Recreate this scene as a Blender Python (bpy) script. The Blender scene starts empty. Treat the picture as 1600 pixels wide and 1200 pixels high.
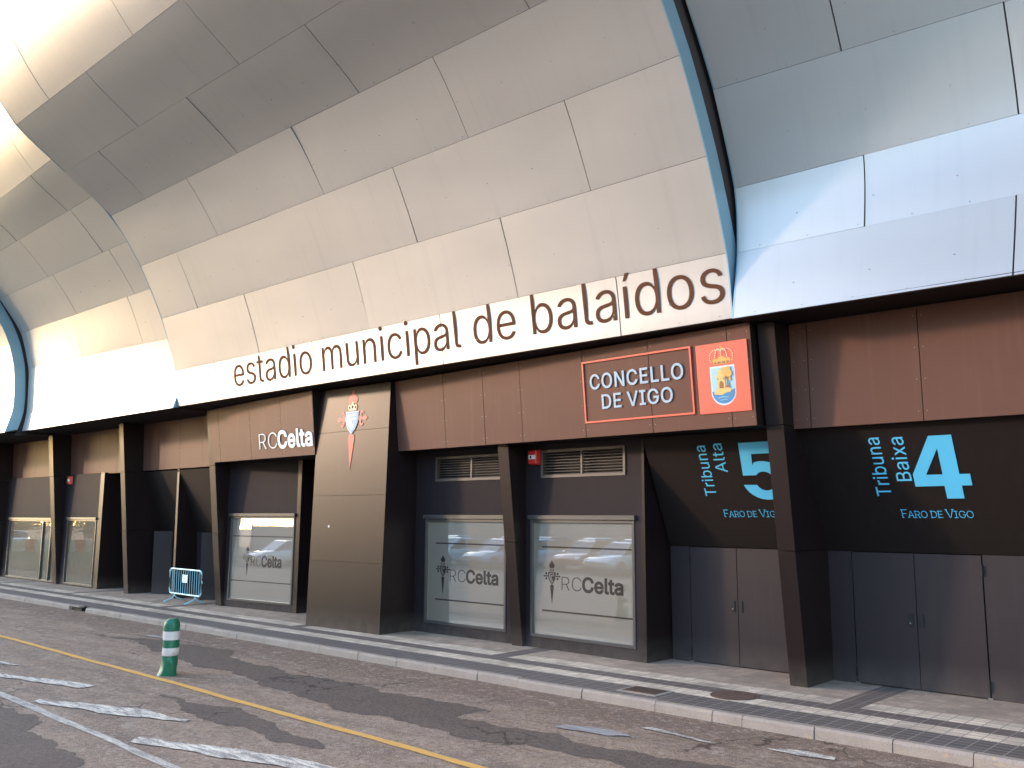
import bpy, bmesh, math, random
from mathutils import Vector, Matrix
from mathutils.geometry import delaunay_2d_cdt
random.seed(11)
S = bpy.context.scene
COL = S.collection
R = math.radians

# ------------------------------------------------------------------ camera
FPX, PITCH, YAW, CAMZ = 1450.0, math.atan(201 / 1450.0), R(43.1), 2.6
fw = Vector((-math.sin(YAW) * math.cos(PITCH), math.cos(YAW) * math.cos(PITCH), math.sin(PITCH)))
rt = Vector((math.cos(YAW), math.sin(YAW), 0))
up = rt.cross(fw)
cam = bpy.data.cameras.new('camera')
cam.sensor_width = 36
cam.lens = FPX / 1600 * 36
cam.clip_start, cam.clip_end = 0.1, 3000
camo = bpy.data.objects.new('camera', cam)
COL.objects.link(camo)
M3 = Matrix((rt, up, -fw)).transposed()
camo.matrix_world = Matrix.Translation((0, 0, CAMZ)) @ M3.to_4x4()
S.camera = camo

# ------------------------------------------------------------------ light
SUN_AZ, SUN_EL = R(60), R(12.0)            # azimuth measured from the facade normal towards the left
tosun = Vector((-math.sin(SUN_AZ) * math.cos(SUN_EL), -math.cos(SUN_AZ) * math.cos(SUN_EL), math.sin(SUN_EL)))
W = bpy.data.worlds.new('World')
S.world = W
W.use_nodes = True
wn, wl = W.node_tree.nodes, W.node_tree.links
wn.clear()
wo = wn.new('ShaderNodeOutputWorld')
bg = wn.new('ShaderNodeBackground')
sky = wn.new('ShaderNodeTexSky')
sky.sky_type = 'NISHITA'
sky.sun_disc = False
sky.sun_elevation = SUN_EL
sky.sun_rotation = math.atan2(tosun.x, tosun.y)
sky.air_density, sky.dust_density, sky.ozone_density = 1.0, 0.45, 1.6
wl.new(sky.outputs[0], bg.inputs[0])
bg.inputs[1].default_value = 0.15
wl.new(bg.outputs[0], wo.inputs[0])
sl = bpy.data.lights.new('sun', 'SUN')
sl.energy = 2.0
sl.angle = R(4.0)
sl.color = (0.30, 0.212, 0.15)
so = bpy.data.objects.new('sun', sl)
COL.objects.link(so)
so.rotation_euler = tosun.to_track_quat('Z', 'Y').to_euler()
so.location = (-40, -40, 40)
S.view_settings.view_transform = 'Standard'
S.view_settings.look = 'None'
S.view_settings.gamma = 1
S.view_settings.exposure = 2.8

# ------------------------------------------------------------------ materials
MATS = {}
def nt(name):
    m = bpy.data.materials.new(name)
    m.use_nodes = True
    n, l = m.node_tree.nodes, m.node_tree.links
    b = n['Principled BSDF']
    MATS[name] = m
    return m, n, l, b
def mix(n, l, fac, a, b, mode='MIX'):
    x = n.new('ShaderNodeMix'); x.data_type = 'RGBA'; x.blend_type = mode
    for sock, v in ((x.inputs[0], fac), (x.inputs[6], a), (x.inputs[7], b)):
        if hasattr(v, 'default_value') or hasattr(v, 'links'):
            l.new(v, sock)
        elif isinstance(v, (int, float)):
            sock.default_value = v
        else:
            sock.default_value = (*v, 1) if len(v) == 3 else v
    return x.outputs[2]
def objco(n):
    g = n.new('ShaderNodeNewGeometry')
    return g.outputs['Position']
def noise(n, l, vec, scale, detail=4, rough=0.55, dist=0.0):
    t = n.new('ShaderNodeTexNoise')
    t.inputs['Scale'].default_value = scale
    t.inputs['Detail'].default_value = detail
    t.inputs['Roughness'].default_value = rough
    t.inputs['Distortion'].default_value = dist
    if vec is not None: l.new(vec, t.inputs['Vector'])
    return t.outputs['Fac']
def ramp(n, l, src, stops, interp='LINEAR'):
    r = n.new('ShaderNodeValToRGB')
    r.color_ramp.interpolation = interp
    e = r.color_ramp.elements
    while len(e) < len(stops): e.new(0.5)
    for i, (p, c) in enumerate(stops):
        e[i].position = p
        e[i].color = (c, c, c, 1) if isinstance(c, (int, float)) else (*c, 1)
    l.new(src, r.inputs[0])
    return r.outputs[0]
def mapping(n, l, vec, sc):
    mp = n.new('ShaderNodeMapping')
    mp.inputs['Scale'].default_value = sc
    l.new(vec, mp.inputs['Vector'])
    return mp.outputs[0]
def bump(n, l, b, h, strength, dist):
    x = n.new('ShaderNodeBump')
    x.inputs['Strength'].default_value = strength
    x.inputs['Distance'].default_value = dist
    l.new(h, x.inputs['Height'])
    l.new(x.outputs[0], b.inputs['Normal'])
def plain(name, col, rough=0.6, metal=0.0, var=0.12, scale=3.0, spec=0.5, bmp=0.0, bscale=60, coat=0.0):
    m, n, l, b = nt(name)
    p = objco(n)
    f = noise(n, l, p, scale, 5)
    dark = tuple(c * (1 - var) for c in col)
    lite = tuple(min(1, c * (1 + var)) for c in col)
    l.new(mix(n, l, f, dark, lite), b.inputs['Base Color'])
    b.inputs['Roughness'].default_value = rough
    b.inputs['Metallic'].default_value = metal
    b.inputs['Specular IOR Level'].default_value = spec
    b.inputs['Coat Weight'].default_value = coat
    b.inputs['Coat Roughness'].default_value = 0.05
    if bmp: bump(n, l, b, noise(n, l, p, bscale, 3), bmp, 0.01)
    return m

def mk_metal(name, base):
    m, n, l, b = nt(name)
    p = objco(n)
    f = noise(n, l, mapping(n, l, p, (0.5, 1.2, 1.2)), 0.9, 4)
    streak = noise(n, l, mapping(n, l, p, (7, 0.4, 0.4)), 1.0, 5)
    fine = noise(n, l, p, 60, 2)
    c = mix(n, l, ramp(n, l, f, [(0.3, 0.0), (0.7, 1.0)]), tuple(x * 0.95 for x in base), base)
    c = mix(n, l, ramp(n, l, streak, [(0.52, 0.0), (0.8, 0.35)]), c, tuple(x * 0.8 for x in base))
    l.new(c, b.inputs['Base Color'])
    b.inputs['Metallic'].default_value = 0.6
    rr = n.new('ShaderNodeMapRange')
    l.new(f, rr.inputs[0])
    rr.inputs[3].default_value, rr.inputs[4].default_value = 0.36, 0.43
    l.new(rr.outputs[0], b.inputs['Roughness'])
    bump(n, l, b, fine, 0.06, 0.004)
mk_metal('silver_cladding', (0.455, 0.435, 0.42))
plain('sky_tinted_edge_strip', (0.22, 0.36, 0.47), 0.42, 0.55, 0.08)  # blue of the reflected sky put into the strip colour
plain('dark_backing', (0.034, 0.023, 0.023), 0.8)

def mk_panel(name, base, rough=0.46, spec=0.5):
    m, n, l, b = nt(name)
    p = objco(n)
    big = noise(n, l, p, 0.7, 5)
    streak = noise(n, l, mapping(n, l, p, (9, 9, 0.5)), 1.0, 6)
    speck = noise(n, l, p, 220, 2)
    c = mix(n, l, big, tuple(x * 0.88 for x in base), tuple(x * 1.12 for x in base))
    c = mix(n, l, ramp(n, l, streak, [(0.55, 0.0), (0.8, 0.3)]), c, tuple(x * 1.5 + 0.01 for x in base))
    c = mix(n, l, ramp(n, l, speck, [(0.62, 0.0), (0.78, 0.35)]), c, tuple(x * 1.8 for x in base))
    # splash dirt just above the pavement
    sx = n.new('ShaderNodeSeparateXYZ'); l.new(p, sx.inputs[0])
    hz = n.new('ShaderNodeMapRange'); l.new(sx.outputs[2], hz.inputs[0])
    hz.inputs[1].default_value, hz.inputs[2].default_value = 0.13, 0.55
    hz.inputs[3].default_value, hz.inputs[4].default_value = 0.55, 0.0
    mm = n.new('ShaderNodeMath'); mm.operation = 'MULTIPLY'
    l.new(hz.outputs[0], mm.inputs[0]); l.new(noise(n, l, p, 5, 6), mm.inputs[1])
    c = mix(n, l, mm.outputs[0], c, (0.16, 0.13, 0.11))
    l.new(c, b.inputs['Base Color'])
    b.inputs['Roughness'].default_value = rough
    b.inputs['Specular IOR Level'].default_value = spec
    b.inputs['Specular Tint'].default_value = (1.0, 0.84, 0.72, 1)
    bump(n, l, b, speck, 0.08, 0.003)
mk_panel('charcoal_panel', (0.0125, 0.0078, 0.0085), 0.40, 0.24)
mk_panel('shaded_bay_paint', (0.0175, 0.0135, 0.0165), 0.75, 0.2)  # dark matte tone carries the shade on the unlit bay walls
mk_panel('bronze_panel', (0.115, 0.0565, 0.042), 0.48, 0.10)
mk_panel('gate_panel', (0.0095, 0.0068, 0.0070), 0.7, 0.2)
mk_panel('door_paint', (0.026, 0.0205, 0.024), 0.5, 0.35)
plain('frame_paint', (0.062, 0.055, 0.053), 0.35)
plain('louvre_paint', (0.075, 0.055, 0.046), 0.5)
plain('slot_dark', (0.01, 0.008, 0.008), 0.7)

def mk_glass(name, base, rough, coat_ior, var=0.06):
    m, n, l, b = nt(name)
    p = objco(n)
    f = noise(n, l, p, 1.3, 4)
    l.new(mix(n, l, f, tuple(c * (1 - var) for c in base), tuple(c * (1 + var) for c in base)), b.inputs['Base Color'])
    b.inputs['Roughness'].default_value = 0.6
    b.inputs['Specular IOR Level'].default_value = 0.2
    b.inputs['Coat Weight'].default_value = 1.0
    b.inputs['Coat Roughness'].default_value = rough
    b.inputs['Coat IOR'].default_value = coat_ior
    x = n.new('ShaderNodeBump'); x.inputs['Strength'].default_value = 0.05; x.inputs['Distance'].default_value = 0.02
    l.new(noise(n, l, p, 0.9, 2), x.inputs['Height']); l.new(x.outputs[0], b.inputs['Coat Normal'])
mk_glass('frosted_pane', (0.215, 0.187, 0.150), 0.0, 2.9)
mk_glass('clear_pane', (0.022, 0.024, 0.017), 0.0, 1.45)
mk_glass('cut_lettering', (0.022, 0.016, 0.014), 0.0, 1.5)
mk_glass('faded_lettering', (0.23, 0.22, 0.19), 0.0, 1.9)

plain('brown_lettering', (0.095, 0.039, 0.021), 0.8, 0, 0.06, spec=0.12)
plain('pale_blue_letter', (0.27, 0.37, 0.46), 0.5, 0, 0.05)
plain('white_letter', (0.50, 0.56, 0.62), 0.45, 0.1, 0.05)
plain('cyan_letter', (0.085, 0.46, 0.72), 0.5, 0, 0.05)
plain('sign_red', (0.62, 0.085, 0.045), 0.5, 0, 0.04)
plain('crest_red', (0.42, 0.022, 0.014), 0.5, 0, 0.04)
plain('crest_cream', (0.60, 0.50, 0.33), 0.5, 0, 0.04)
plain('crest_white', (0.58, 0.60, 0.62), 0.5, 0, 0.03)
plain('crest_blue', (0.075, 0.24, 0.42), 0.5, 0, 0.04)
plain('crest_sky', (0.24, 0.46, 0.58), 0.5, 0, 0.04)
plain('crest_sea', (0.01, 0.16, 0.36), 0.5, 0, 0.15, 40)
plain('crest_gold', (0.55, 0.29, 0.06), 0.5, 0, 0.10, 40)
plain('crest_sand', (0.60, 0.38, 0.12), 0.5, 0, 0.06)
plain('crest_brown', (0.22, 0.085, 0.02), 0.5, 0, 0.1)
plain('siren_red', (0.62, 0.025, 0.02), 0.3, 0, 0.05, coat=0.5)
plain('siren_white', (0.75, 0.72, 0.68), 0.5)
plain('barrier_blue', (0.36, 0.64, 0.74), 0.38, 0.1, 0.10, 9)
plain('barrier_plate', (0.60, 0.80, 0.84), 0.4, 0.1, 0.1, 9)
plain('bollard_green', (0.010, 0.125, 0.062), 0.42, 0, 0.25, 14, bmp=0.2, bscale=30)
plain('bollard_band', (0.62, 0.54, 0.51), 0.45, 0, 0.14, 25)
plain('rust_iron', (0.16, 0.095, 0.07), 0.7, 0.3, 0.4, 18, bmp=0.6, bscale=50)
plain('bolt', (0.30, 0.27, 0.25), 0.5, 0.6)

def mk_asphalt(name, c0, c1, stone, dirt, gutter=False):
    m, n, l, b = nt(name)
    p = objco(n)
    grain = noise(n, l, p, 55, 4, 0.75)
    fine = noise(n, l, p, 170, 2, 0.7)
    big = noise(n, l, mapping(n, l, p, (0.35, 0.9, 1)), 0.9, 6, 0.62, 0.6)
    mid = noise(n, l, mapping(n, l, p, (0.6, 1.6, 1)), 2.6, 6, 0.65, 0.3)
    c = mix(n, l, ramp(n, l, big, [(0.32, 0.0), (0.68, 1.0)]), c0, c1)
    c = mix(n, l, ramp(n, l, mid, [(0.45, 0.0), (0.72, 0.75)]), c, dirt)
    if gutter:
        # brown grit washed into the gutter and darker traffic stains
        sx = n.new('ShaderNodeSeparateXYZ'); l.new(p, sx.inputs[0])
        gy = n.new('ShaderNodeMapRange'); gy.interpolation_type = 'SMOOTHSTEP'; l.new(sx.outputs[1], gy.inputs[0])
        gy.inputs[1].default_value, gy.inputs[2].default_value = 9.0, 10.45
        gm = n.new('ShaderNodeMath'); gm.operation = 'MULTIPLY_ADD'; l.new(gy.outputs[0], gm.inputs[0]); gm.inputs[1].default_value = 0.42
        l.new(noise(n, l, mapping(n, l, p, (0.45, 1.6, 1)), 2.2, 8, 0.68, 0.5), gm.inputs[2])
        c = mix(n, l, ramp(n, l, gm.outputs[0], [(0.50, 0.0), (0.74, 0.9)]), c, (0.155, 0.090, 0.066))
        st = noise(n, l, mapping(n, l, p, (0.28, 1.1, 1)), 1.5, 9, 0.7, 0.8)
        c = mix(n, l, ramp(n, l, st, [(0.48, 0.0), (0.60, 0.6)]), c, (0.135, 0.095, 0.082))
        pk = noise(n, l, p, 3.4, 8, 0.75, 0.3)
        c = mix(n, l, ramp(n, l, pk, [(0.53, 0.0), (0.63, 0.65)]), c, (0.50, 0.40, 0.345))
    lump = noise(n, l, p, 16, 5, 0.7)
    c = mix(n, l, ramp(n, l, lump, [(0.40, 0.75), (0.50, 0.0)]), c, tuple(x * 0.55 for x in c0))
    c = mix(n, l, ramp(n, l, noise(n, l, p, 11, 6, 0.75), [(0.52, 0.0), (0.64, 0.6)]), c, tuple(min(1, x * 1.35) for x in c1))
    c = mix(n, l, ramp(n, l, grain, [(0.38, 0.75), (0.52, 0.0)]), c, tuple(x * 0.42 for x in c0))
    c = mix(n, l, ramp(n, l, fine, [(0.56, 0.0), (0.68, 0.85)]), c, stone)
    chip = n.new('ShaderNodeTexVoronoi'); chip.inputs['Scale'].default_value = 52; l.new(p, chip.inputs['Vector'])
    c = mix(n, l, ramp(n, l, chip.outputs['Distance'], [(0.10, 0.85), (0.24, 0.0)]), c, stone)
    vc = n.new('ShaderNodeTexVoronoi'); vc.feature = 'DISTANCE_TO_EDGE'; vc.inputs['Scale'].default_value = 0.55
    wob = n.new('ShaderNodeMix'); wob.data_type = 'VECTOR'; wob.inputs[0].default_value = 0.16
    nz = n.new('ShaderNodeTexNoise'); nz.inputs['Scale'].default_value = 2.2; nz.inputs['Detail'].default_value = 6; l.new(p, nz.inputs['Vector'])
    l.new(p, wob.inputs[4]); 
    ofs = n.new('ShaderNodeVectorMath'); ofs.operation = 'SCALE'; ofs.inputs['Scale'].default_value = 6.0
    l.new(nz.outputs['Color'], ofs.inputs[0]); l.new(ofs.outputs[0], wob.inputs[5]); l.new(wob.outputs[1], vc.inputs['Vector'])
    ck = n.new('ShaderNodeMath'); ck.operation = 'MULTIPLY'
    l.new(ramp(n, l, vc.outputs['Distance'], [(0.004, 0.85), (0.014, 0.0)]), ck.inputs[0])
    l.new(ramp(n, l, noise(n, l, p, 0.35, 3), [(0.48, 0.0), (0.56, 1.0)]), ck.inputs[1])
    c = mix(n, l, ck.outputs[0], c, tuple(x * 0.28 for x in c0))
    c = mix(n, l, 1.0, c, (1.05, 0.96, 0.87), 'MULTIPLY')
    l.new(c, b.inputs['Base Color'])
    b.inputs['Roughness'].default_value = 0.86
    b.inputs['Specular IOR Level'].default_value = 0.3
    bump(n, l, b, grain, 0.55, 0.012)
mk_asphalt('asphalt', (0.262, 0.170, 0.122), (0.425, 0.302, 0.226), (0.72, 0.64, 0.57), (0.185, 0.122, 0.098), True)
mk_asphalt('asphalt_fresh', (0.135, 0.095, 0.077), (0.172, 0.124, 0.102), (0.30, 0.25, 0.23), (0.100, 0.077, 0.072))
mk_asphalt('car_park_asphalt', (0.11, 0.09, 0.078), (0.15, 0.125, 0.11), (0.2, 0.18, 0.16), (0.055, 0.045, 0.04))
mk_asphalt('asphalt_dirt', (0.215, 0.148, 0.120), (0.28, 0.20, 0.168), (0.46, 0.38, 0.32), (0.135, 0.084, 0.066))

def mk_paint(name, col, lo, hi):
    m, n, l, b = nt(name)
    p = objco(n)
    w = noise(n, l, mapping(n, l, p, (0.5, 3.2, 1)), 5, 8, 0.70, 0.3)
    g = noise(n, l, p, 70, 4, 0.75)
    a = n.new('ShaderNodeMath'); a.operation = 'ADD'
    l.new(w, a.inputs[0]); l.new(g, a.inputs[1])
    h = n.new('ShaderNodeMath'); h.operation = 'MULTIPLY'; h.inputs[1].default_value = 0.5
    l.new(a.outputs[0], h.inputs[0])
    f = ramp(n, l, h.outputs[0], [(lo, 0.0), (hi, 1.0)])
    l.new(mix(n, l, f, (0.27, 0.21, 0.185), col), b.inputs['Base Color'])
    b.inputs['Roughness'].default_value = 0.8
    bump(n, l, b, g, 0.4, 0.01)
mk_paint('yellow_paint', (0.78, 0.39, 0.085), 0.36, 0.46)
mk_paint('white_paint', (0.88, 0.73, 0.58), 0.47, 0.53)
mk_paint('thin_white_paint', (0.72, 0.585, 0.46), 0.44, 0.56)
mk_paint('grey_stain', (0.50, 0.47, 0.45), 0.45, 0.62)

def mk_pavement():
    m, n, l, b = nt('pavement_tiles')
    p = objco(n)
    sx = n.new('ShaderNodeSeparateXYZ'); l.new(p, sx.inputs[0])
    y0 = n.new('ShaderNodeMapRange'); l.new(sx.outputs[1], y0.inputs[0])
    y0.inputs[1].default_value, y0.inputs[2].default_value = 10.4, 14.4
    fr = lambda y: (y - 10.4) / 4.0
    DK, CR, BG = (0.120, 0.100, 0.098), (0.80, 0.67, 0.55), (0.46, 0.35, 0.28)
    DK2 = (0.140, 0.108, 0.100)
    band = ramp(n, l, y0.outputs[0], [(0.0, DK), (fr(11.26), CR), (fr(11.64), DK2), (fr(11.98), CR), (fr(12.40), BG)], 'CONSTANT')
    # dark bands running to the facade, one per bay
    md = n.new('ShaderNodeMath'); md.operation = 'PINGPONG'; md.inputs[1].default_value = 3.085
    ad = n.new('ShaderNodeMath'); ad.operation = 'ADD'; ad.inputs[1].default_value = 5.35
    l.new(sx.outputs[0], ad.inputs[0]); l.new(ad.outputs[0], md.inputs[0])
    lt = n.new('ShaderNodeMath'); lt.operation = 'LESS_THAN'; lt.inputs[1].default_value = 0.195
    l.new(md.outputs[0], lt.inputs[0])
    gt = n.new('ShaderNodeMath'); gt.operation = 'GREATER_THAN'; gt.inputs[1].default_value = 11.9
    l.new(sx.outputs[1], gt.inputs[0])
    mu = n.new('ShaderNodeMath'); mu.operation = 'MULTIPLY'
    l.new(lt.outputs[0], mu.inputs[0]); l.new(gt.outputs[0], mu.inputs[1])
    c = mix(n, l, mu.outputs[0], band, DK2)
    # tiles 0.195 x 0.13 with mortar
    br = n.new('ShaderNodeTexBrick')
    br.offset = 0.0
    br.inputs['Scale'].default_value = 1.0
    br.inputs['Brick Width'].default_value = 0.195
    br.inputs['Row Height'].default_value = 0.13
    br.inputs['Mortar Size'].default_value = 0.0075
    br.inputs['Mortar Smooth'].default_value = 0.3
    br.inputs['Color1'].default_value = (0.80, 0.80, 0.80, 1)
    br.inputs['Color2'].default_value = (1.12, 1.12, 1.12, 1)
    l.new(p, br.inputs['Vector'])
    c = mix(n, l, 1.0, c, br.outputs['Color'], 'MULTIPLY')
    dirt = noise(n, l, p, 1.2, 7, 0.65, 0.5)
    c = mix(n, l, ramp(n, l, dirt, [(0.42, 0.0), (0.75, 0.65)]), c, (0.13, 0.10, 0.085))
    fine = noise(n, l, p, 45, 4, 0.7)
    c = mix(n, l, ramp(n, l, fine, [(0.3, 0.4), (0.5, 0.0)]), c, (0.10, 0.08, 0.07))
    c = mix(n, l, br.outputs['Fac'], c, (0.30, 0.26, 0.245))
    c = mix(n, l, 1.0, c, (1.06, 0.98, 0.89), 'MULTIPLY')
    l.new(c, b.inputs['Base Color'])
    b.inputs['Roughness'].default_value = 0.72
    inv = n.new('ShaderNodeMath'); inv.operation = 'SUBTRACT'; inv.inputs[0].default_value = 1.0
    l.new(br.outputs['Fac'], inv.inputs[1])
    bump(n, l, b, inv.outputs[0], 0.35, 0.01)
mk_pavement()
def mk_kerb():
    m, n, l, b = nt('kerb_concrete')
    p = objco(n)
    f = noise(n, l, p, 3, 6, 0.65)
    g = noise(n, l, p, 80, 3, 0.7)
    y = noise(n, l, mapping(n, l, p, (1.0, 3, 3)), 4.0, 6, 0.75, 0.4)
    c = mix(n, l, f, (0.27, 0.205, 0.165), (0.48, 0.375, 0.305))
    c = mix(n, l, ramp(n, l, g, [(0.35, 0.5), (0.5, 0.0)]), c, (0.12, 0.10, 0.09))
    c = mix(n, l, ramp(n, l, y, [(0.60, 0.0), (0.66, 0.75)]), c, (0.60, 0.40, 0.15))
    l.new(c, b.inputs['Base Color'])
    b.inputs['Roughness'].default_value = 0.85
    bump(n, l, b, g, 0.4, 0.01)
mk_kerb()
for nm, c in (('car_white', (0.72, 0.70, 0.66)), ('car_silver', (0.52, 0.52, 0.52)), ('car_blue', (0.28, 0.40, 0.50)),
              ('car_red', (0.36, 0.12, 0.07)), ('car_dark', (0.035, 0.035, 0.04)), ('car_grey', (0.24, 0.24, 0.25))):
    plain(nm, c, 0.35, 0.2, 0.03, coat=1.0)
plain('car_glass', (0.02, 0.025, 0.03), 0.08, 0, 0.05, coat=1.0)
plain('tyre_rubber', (0.02, 0.02, 0.02), 0.8)
plain('rim_alloy', (0.45, 0.45, 0.46), 0.3, 0.8)
plain('lamp_clear', (0.7, 0.7, 0.68), 0.15, 0.2)
plain('lamp_red', (0.4, 0.02, 0.02), 0.2)
plain('fence_grey', (0.26, 0.25, 0.24), 0.6)
plain('render_wall', (0.32, 0.28, 0.24), 0.8, 0, 0.15, 0.5)
plain('roof_tile', (0.22, 0.10, 0.07), 0.8)
plain('far_glass', (0.05, 0.06, 0.07), 0.1, 0, 0.1, coat=0.6)
plain('barrier_cream', (0.60, 0.55, 0.47), 0.6)
plain('barrier_red', (0.52, 0.12, 0.05), 0.55)
plain('bark', (0.09, 0.065, 0.045), 0.9)
plain('leaf', (0.055, 0.085, 0.03), 0.6, 0, 0.5, 6)
plain('grass', (0.07, 0.10, 0.035), 0.9, 0, 0.4, 2)
plain('sticker', (0.7, 0.68, 0.66), 0.5)

# ------------------------------------------------------------------ mesh helpers
class MB:
    def __init__(s): s.v = []; s.f = []; s.T = None
    def add(s, vs, fs):
        b = len(s.v)
        s.v += [tuple(s.T @ Vector(v)) if s.T else tuple(v) for v in vs]
        s.f += [[b + i for i in f] for f in fs]
    def box(s, a, b):
        x0, y0, z0 = (min(p, q) for p, q in zip(a, b)); x1, y1, z1 = (max(p, q) for p, q in zip(a, b))
        s.hexa([(x0, y0, z0), (x1, y0, z0), (x1, y1, z0), (x0, y1, z0)], [(x0, y0, z1), (x1, y0, z1), (x1, y1, z1), (x0, y1, z1)])
    def hexa(s, lo, hi):
        s.add(list(lo) + list(hi), [(3, 2, 1, 0), (4, 5, 6, 7), (0, 1, 5, 4), (1, 2, 6, 5), (2, 3, 7, 6), (3, 0, 4, 7)])
    def prism(s, pts, ext):
        n = len(pts); e = Vector(ext)
        q = [Vector(p) + e for p in pts]
        s.add(list(pts) + q, [tuple(range(n - 1, -1, -1)), tuple(range(n, 2 * n))] + [(i, (i + 1) % n, n + (i + 1) % n, n + i) for i in range(n)])
    def tube(s, path, r, seg=8, close=False):
        P = [Vector(p) for p in path]; n = len(P); rings = []
        for i, p in enumerate(P):
            a = P[(i - 1) % n] if close or i > 0 else p
            c = P[(i + 1) % n] if close or i < n - 1 else p
            d = (c - a).normalized()
            u = d.cross(Vector((0, 0, 1)))
            if u.length < 1e-3: u = d.cross(Vector((1, 0, 0)))
            u.normalize(); w = d.cross(u)
            rr = r[i] if isinstance(r, (list, tuple)) else r
            rings.append([p + u * rr * math.cos(2 * math.pi * k / seg) + w * rr * math.sin(2 * math.pi * k / seg) for k in range(seg)])
        vs = [v for ring in rings for v in ring]; fs = []
        for i in range(n if close else n - 1):
            j = (i + 1) % n
            for k in range(seg):
                fs.append((i * seg + k, i * seg + (k + 1) % seg, j * seg + (k + 1) % seg, j * seg + k))
        if not close:
            fs.append(tuple(range(seg - 1, -1, -1))); fs.append(tuple((n - 1) * seg + k for k in range(seg)))
        s.add(vs, fs)
    def lathe(s, prof, seg=20, c=(0, 0, 0), axis='Z'):
        vs = []; fs = []
        for r, h in prof:
            for k in range(seg):
                a = 2 * math.pi * k / seg
                x, y, z = r * math.cos(a), r * math.sin(a), h
                vs.append((c[0] + x, c[1] + y, c[2] + z) if axis == 'Z' else (c[0] + x, c[1] + z, c[2] + y))
        n = len(prof)
        for i in range(n - 1):
            for k in range(seg):
                fs.append((i * seg + k, i * seg + (k + 1) % seg, (i + 1) * seg + (k + 1) % seg, (i + 1) * seg + k))
        fs.append(tuple(range(seg - 1, -1, -1))); fs.append(tuple((n - 1) * seg + k for k in range(seg)))
        s.add(vs, fs)
    def obj(s, name, mat, parent=None, smooth=False, recalc=True):
        me = bpy.data.meshes.new(name)
        me.from_pydata(s.v, [], s.f)
        me.update()
        if recalc:
            bm = bmesh.new(); bm.from_mesh(me)
            bmesh.ops.recalc_face_normals(bm, faces=bm.faces)
            bm.to_mesh(me); bm.free()
        if smooth:
            me.polygons.foreach_set('use_smooth', [True] * len(me.polygons))
            me.set_sharp_from_angle(angle=R(35))
        me.materials.append(MATS[mat])
        o = bpy.data.objects.new(name, me)
        COL.objects.link(o)
        if parent is not None: o.parent = parent
        return o
def tag(o, label=None, cat=None, group=None, kind=None):
    for k, v in (('label', label), ('category', cat), ('group', group), ('kind', kind)):
        if v: o[k] = v
    return o
def thing(name, label, cat, loc=(0, 0, 0), group=None, rz=0):
    o = bpy.data.objects.new(name, None)
    COL.objects.link(o)
    o.location = loc; o.rotation_euler = (0, 0, rz)
    return tag(o, label, cat, group)
def sub(name, parent):
    o = bpy.data.objects.new(name, None); COL.objects.link(o); o.parent = parent
    return o
def copy_tree(o, parent=None):
    c = o.copy(); COL.objects.link(c)
    if parent is not None: c.parent = parent
    for ch in list(o.children): copy_tree(ch, c)
    return c
def bevel(o, w=0.006, seg=2):
    m = o.modifiers.new('bevel', 'BEVEL'); m.width = w; m.segments = seg; m.limit_method = 'ANGLE'
    return o

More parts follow.
